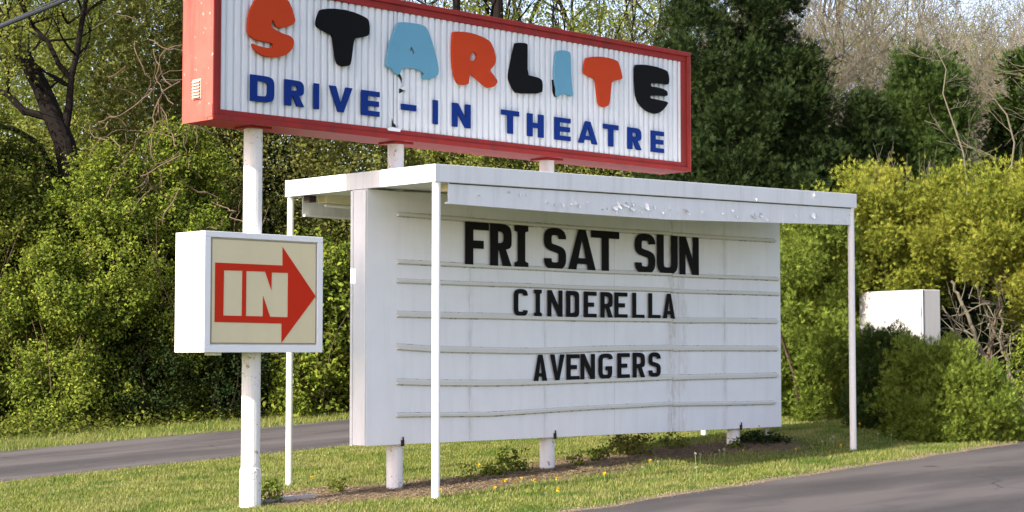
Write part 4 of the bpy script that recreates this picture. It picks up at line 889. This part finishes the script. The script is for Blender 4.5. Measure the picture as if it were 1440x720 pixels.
# pale saplings before the conifers
for px, Yd, pl, lab in ((1362, 31.2, [(1362, 260), (1358, 215), (1345, 175), (1330, 130), (1335, 95), (1318, 60)], 'thin pale bare sapling in front of the rounded conifer'),
                        (1428, 31.0, [(1424, 245), (1430, 200), (1420, 160), (1398, 132), (1368, 120)], 'pale arching bare sapling at the right edge above the hedge')):
    x, y = spot(px, Yd); g = fz(x, y); t = thing('bare_sapling', lab, 'tree', (x, y, g)); mb = MB(); rng_ = random.Random(px)
    P_ = [Vector((0, 0, -.1))]+[Vector((spot(a, Yd)[0]-x, spot(a, Yd)[1]-y, alt(b, Yd)-g)) for a, b in pl]
    mb.tube(P_, [.022-.0025*i for i in range(len(P_))], 6, cap=False)
    for k in range(9):
        i = rng_.randint(1, len(P_)-2); p = P_[i].lerp(P_[i+1], rng_.random())
        grow(rng_, mb, p, Vector((rng_.gauss(0, 1), rng_.gauss(0, 1), .4)).normalized(), rng_.uniform(.3, .6), .006, 2, tips, (1, 3), spread=.5, up=.05, minr=.004)
    mb.build('branches', M_TWIG, t, world=False)
# short upright shoots above the hedge top
x, y = spot(1270, 29.6); g = fz(x, y); t = thing('dead_shoots', 'thin dry upright shoots sticking out of the hedge top', 'twigs', (x, y, g)); mb = MB(); rng_ = random.Random(3)
for k in range(34):
    px = rng_.uniform(1225, 1400); a, b = spot(px, rng_.uniform(29, 30)); z = alt(262, 29.5)-g
    grow(rng_, mb, Vector((a-x, b-y, z)), Vector((rng_.gauss(0, .15), rng_.gauss(0, .15), 1)).normalized(), rng_.uniform(.15, .45), .006, 1, tips, (1, 2), spread=.4, minr=.003)
mb.build('stems', M_TWIG, t, world=False)

# white cabinet behind the low bushes
kx, ky = cw((1298-720)/2500*27.2, 27.2); kg = fz(kx, ky); H_ = alt(407, 27.2)-kg
cb = thing('metal_cabinet', 'tall white metal cabinet half hidden between hedge and low bushes', 'cabinet', (kx, ky, kg), -.24)
mb = MB(); CABW = paint('cabinet_paint', (.44, .43, .41), streak=(.36, .33, .29), streak_amt=.5, worn=(.3, .2, .14), worn_at=.93); mb.box(0, .36, 0, 1.45, 0, H_); mb.build('body', CABW, cb, bevel=.012, world=False)
mb = MB(); mb.box(-.016, -.001, .03, 1.40, .08, H_-.03); mb.build('door', CABW, cb, bevel=.004, world=False)
for z in (.5, H_-.4): mb = MB(); mb.tube([(-.02, .035, z), (-.02, .035, z+.12)], .012, 8); mb.build('hinge', CABW, cb, world=False)
mb = MB(); mb.box(-.04, -.017, 1.28, 1.31, 1.2, 1.4); mb.build('handle', paint('steel', (.4, .4, .4), metal=.6), cb, world=False)
mb = MB(); mb.box(.0, .014, -.006, -.001, .0, H_-.01); mb.build('rust_edge', RUST, cb, world=False)

GL = 'low arborvitae bushes by the entrance road'
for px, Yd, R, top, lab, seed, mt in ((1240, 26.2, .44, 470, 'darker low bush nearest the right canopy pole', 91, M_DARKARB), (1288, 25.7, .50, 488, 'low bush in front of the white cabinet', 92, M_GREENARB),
        (1335, 25.6, .50, 492, 'low bush under the right corner of the white cabinet', 93, M_GREENARB), (1378, 25.5, .46, 520, 'lowest bush at the right end of the low row', 94, M_GREENARB)):
    shrub('low_arborvitae', lab, 'shrub', px, Yd, R, top, lambda h: (1-h)**.30*(.85+.15*min(1, h/.2)), mt, seed, kind='frond', size=.080, spacing=.10, per=19, cr=.09, elong=1.2, fingers=5, spread=.46, amp=.4, inner=.15, lump=.3, puff=(.21, .14, 11), nst=3, stemr=.018, group=GL, up=.7)

# ------------------------------------------------------------------ low growth
rng = np.random.default_rng(100)
n = 26000; x = rng.uniform(-9, 22, n); o = 12.1 + rng.normal(0, .55, n) + .5*fbm(x, x*0, .7, 2); z = gz(x, o) + np.abs(rng.normal(0, .13, n))*(.5+1.2*fbm(x, o, 1.5, 6))
P = np.stack([x, o, z], 1); V = leaf_quads(rng, P, np.tile([0., -.3, .8], (n, 1)), np.full(n, .075))
tag(np_mesh('weedy_verge', V, 4, M_MID), 'low broad-leaved weeds along the foot of the thicket beyond the exit drive', 'weeds', kind='stuff')

def weed(x, y, R, H, seed, mat, lab, size=.05):
    g = fz(x, y); t = thing('weed_clump', lab, 'weed', (x, y, g), 0, 'weeds growing under the board')
    rg, P, O = profile_clumps(seed, R, H, dome, .06, 0, .3, .4, .4); 
    np_mesh('leaves', cloud(rg, P, O, 6, .05, 'leaf', size), 4, mat).parent = t
    mb = MB(); stems(random.Random(seed), R*1.5, H*1.3, 5, mb, .004, .7); mb.build('stems', M_STEM, t, world=False)
for i, (a, b, R, H, mt, lab) in enumerate([(1.55, 0.0, .14, .20, M_MID, 'leafy weed left of the middle board post'), (1.94, .06, .17, .22, M_MID, 'taller leafy weed close to the middle board post'), (3.46, .11, .12, .14, M_MID, 'small weed right of the middle board post'),
        (4.25, .22, .22, .26, M_OLIVE, 'straggly weed midway between middle and right board posts'), (6.38, -.10, .24, .22, M_CEDAR, 'dark leafy bush climbing the right board post'), (5.75, -.25, .12, .13, M_MID, 'weed at the foot of the right board post'),
        (6.75, -.25, .15, .12, M_CEDAR, 'dark leafy weed by the conduit'), (5.2, .35, .16, .16, M_OLIVE, 'brownish straggly weed left of the right board post'), (-1.62, .12, .15, .14, M_BRIGHT, 'low leafy plant beside the foot of the left sign post'),
        (1.05, -.15, .08, .10, M_MID, 'small plant between left and middle board posts'), (2.84, -.1, .1, .10, M_MID, 'low plant just right of the middle board post'), (4.8, .9, .2, .22, M_OLIVE, 'grassy weed in the lawn behind the board'), (-.6, .2, .08, .1, M_MID, 'small plant beside the left board post')]):
    weed(a, b, R, H, 200+i, mt, lab)

# dandelions
M_YEL = paint('dandelion_yellow', (.80, .50, .01)); M_FLUFF = paint('seed_head', (.40, .38, .33)); M_GST = paint('flower_stalk', (.16, .24, .06))
def dandelion(fluff):
    t = thing('dandelion', 'x', 'flower', group='seeded dandelions in the lawn' if fluff else 'yellow dandelions in the lawn'); h = .15 if fluff else .085
    mb = MB(); mb.tube([(0, 0, -.02), (.004, 0, h*.5), (0, .006, h)], .0035, 5); mb.build('stalk', M_GST, t, world=False)
    rng = np.random.default_rng(3 if fluff else 4); n = 60; P = np.tile([0, .006, h+.006], (n, 1)); d = unit(rng.normal(size=(n, 3))+np.array([0, 0, 0 if fluff else 1.1]))
    o = np_mesh('flower', frond_quads(rng, P, d*3, np.full(n, .016 if fluff else .021), 1, up=0), 4, M_FLUFF if fluff else M_YEL); o.parent = t; return t
YL = ['yellow dandelion behind the board between the left and middle posts', 'yellow dandelion at the left of the close cluster under the board', 'yellow dandelion second from left in the cluster under the board',
      'yellow dandelion highest in the cluster under the board', 'yellow dandelion lowest in the cluster right of the front left pole', 'yellow dandelion just right of the cluster under the board',
      'lone yellow dandelion between the front left pole and the cluster', 'yellow dandelion nearest the road left of the middle', 'yellow dandelion beside the foot of the front left pole',
      'yellow dandelion behind the left board post', 'yellow dandelion below the dark bush on the right board post', 'yellow dandelion in the lawn midway between middle and right board posts',
      'yellow dandelion by the bare soil below the last rail', 'yellow dandelion far behind the right part of the board', 'yellow dandelion just left of the front right pole',
      'yellow dandelion at the foot of the low bushes', 'yellow dandelion between the conduit and the front right pole', 'yellow dandelion in the lawn below the middle board post',
      'yellow dandelion at the top left of the cluster under the board', 'yellow dandelion left of the left sign post']
WL = ['seeded dandelion standing alone in the lawn below the middle of the board', 'leftmost of the row of seeded dandelions near the right board post', 'second from left in the row of seeded dandelions',
      'middle seeded dandelion in the row below the right board post', 'rightmost seeded dandelion below the dark bush', 'seeded dandelion left of the front right pole, farther from it',
      'seeded dandelion left of the front right pole, close to it', 'seeded dandelion almost touching the front right pole', 'seeded dandelion right of the front right pole',
      'rightmost seeded dandelion before the low bushes', 'seeded dandelion left of the row, by itself', 'seeded dandelion closest to the entrance road', 'seeded dandelion set back behind the row near the right board post', 'seeded dandelion at the lower edge of the photo']
for fl, pts, labs in ((0, YD, YL), (1, WD, WL)):
    pr = dandelion(fl)
    for i, (a, b) in enumerate(pts):
        loc = (a, b, fz(a, b))
        if i == 0: pr.location = loc; pr['label'] = labs[0]
        else: dup(pr, loc, i*1.1, labs[i], .8+.4*((i*37) % 10)/10)
# concrete kerb piece by the left post
mb = MB(); 
mb.add([(-1.72, .10, -.10), (-1.70, .22, -.10), (-1.08, .04, -.06), (-1.12, -.06, -.06), (-1.72, .10, -.03), (-1.70, .22, -.025), (-1.08, .04, .0), (-1.12, -.06, -.005)], [(0, 1, 2, 3), (7, 6, 5, 4), (0, 4, 5, 1), (1, 5, 6, 2), (2, 6, 7, 3), (3, 7, 4, 0)])
tag(mb.build('footing_slab', CONC), 'low broken concrete edging showing beside the left sign post', 'concrete')

# grass blades
def grass(name, xr, orr, dens, lab, seed, hh=.040, cols=None):
    rng = np.random.default_rng(seed); n = int((xr[1]-xr[0])*(orr[1]-orr[0])*dens)
    x = rng.uniform(*xr, n); o = rng.uniform(*orr, n)
    bb = bare_f(x, -o)
    keep = (rng.uniform(size=n) > bb*1.05) & (o < road_edge(x)+.02+.05*rng.uniform(size=n)) & ((o > -DR0+.02) | (o < -DR1-.02))
    keep &= rng.uniform(size=n) < .35+.8*fbm(x, o, 2.5, 9)
    # drop what lies outside a generous view wedge
    X_, Y_ = (x*D_[0]+o*D_[1])-1.33, (x*D_[1]-o*D_[0])+19.9
    keep &= np.abs(X_/Y_) < .34
    x, o = x[keep], o[keep]; n = len(x); z = gz(x, -o)-.006
    h = hh*rng.uniform(.45, 1.25, n)*(.6+.9*fbm(x, o, 1.2, 12)); az = rng.uniform(0, 2*np.pi, n); ln = rng.uniform(.1, .9, n)*h
    wd = rng.uniform(.003, .0065, n)*1.25; wx, wy = np.cos(az+1.57)*wd, np.sin(az+1.57)*wd
    y = -o
    V = np.stack([np.stack([x-wx, y-wy, z], 1), np.stack([x+wx, y+wy, z], 1), np.stack([x+np.cos(az)*ln, y+np.sin(az)*ln, z+h], 1)], 1).reshape(-1, 3)
    return tag(np_mesh(name, V, 3, M_GRASS), lab, 'grass', kind='stuff')
M_GRASS = foliage('grass_blades', [(.08, .135, .016), (.16, .22, .03), (.26, .29, .06), (.38, .34, .15)], .35, patch=True)
grass('lawn_grass', (-7, 15), (-5.1, 3.0), 3600, 'short yellow-green lawn grass around the sign posts', 1)
grass('verge_grass', (-6, 20), (-13, -9.4), 900, 'rough grass strip beyond the exit drive', 2, .08)

# straw and clippings in the bare bed, gravel along the road edges
rng = np.random.default_rng(55); n = 60000
x = rng.uniform(-2.2, 7.6, n); y = rng.uniform(-1.2, 1.4, n); k = rng.uniform(size=n) < bare_f(x, y)**1.3; x, y = x[k], y[k]; n = len(x)
az = rng.uniform(0, 6.28, n); l = rng.uniform(.015, .05, n); wd = rng.uniform(.002, .006, n); z = gz(x, y)+rng.uniform(.002, .018, n); dz = rng.uniform(-.008, .012, n)
ca, sa = np.cos(az), np.sin(az)
V = np.stack([np.stack([x-ca*l-sa*wd, y-sa*l+ca*wd, z], 1), np.stack([x-ca*l+sa*wd, y-sa*l-ca*wd, z], 1), np.stack([x+ca*l+sa*wd, y+sa*l-ca*wd, z+dz], 1), np.stack([x+ca*l-sa*wd, y+sa*l+ca*wd, z+dz], 1)], 1).reshape(-1, 3)
tag(np_mesh('dry_straw', V, 4, foliage('straw', [(.10, .06, .035), (.24, .17, .10), (.42, .33, .21)], .1)), 'dry straw and clippings on the bare soil under the board', 'straw', kind='stuff')
n = 5200; x = rng.uniform(-5, 13, n); o = road_edge(x)+rng.normal(0, .075, n)+.04
x2 = rng.uniform(-6, 9, 3000); o2 = np.where(rng.uniform(size=3000) < .5, -DR0, -DR1)+rng.normal(0, .07, 3000)
x = np.concatenate([x, x2]); y = -np.concatenate([o, o2]); n = len(x); s = rng.uniform(.003, .010, n)[:, None]; c = np.stack([x, y, gz(x, y)+.022], 1)
J = [unit(np.array([a])+rng.normal(size=(n, 3))*.35)*s for a in ((1, 0, 0), (0, 1, 0), (-1, 0, 0), (0, -1, 0))]; top = c+unit(np.array([[0, 0, 1.]])+rng.normal(size=(n, 3))*.3)*s*.7
V = np.concatenate([np.stack([c+J[i], c+J[(i+1) % 4], top], 1) for i in range(4)], 1).reshape(-1, 3)
tag(np_mesh('gravel', V, 3, foliage('gravel_grey', [(.07, .06, .05), (.15, .12, .095), (.28, .23, .18)], 0)), 'loose gravel along the edges of both asphalt drives', 'gravel', kind='stuff')

# power cable crossing the upper left corner
a = spot(-250, 24); b = spot(330, 14)
p0 = Vector((a[0], a[1], alt(137, 24))); p1 = Vector((b[0], b[1], alt(-110, 14)))
d_ = p1-p0; P_ = []
q0 = Vector((*spot(0, 27), alt(32, 27))); q1 = Vector((*spot(78, 25.8), alt(0, 25.8)))
dd = (q1-q0).normalized()
for k in range(-60, 9):
    s = k*.6; P_.append(q0+dd*s+Vector((0, 0, .0016*s*s)))
mb = MB(); mb.tube(P_, .032, 8)
ct = mb.build('power_cable', CABLE)
tag(ct, 'black twisted power cable crossing the upper left corner', 'cable')
mb = MB(); mb.tube([p+Vector((0, 0, .045))+Vector((.012*math.sin(i*1.3), 0, .01*math.cos(i*1.3))) for i, p in enumerate(P_)], .010, 6); mb.build('bare_messenger', paint('cable_grey', (.05, .055, .07), rough=.5), ct, world=False)
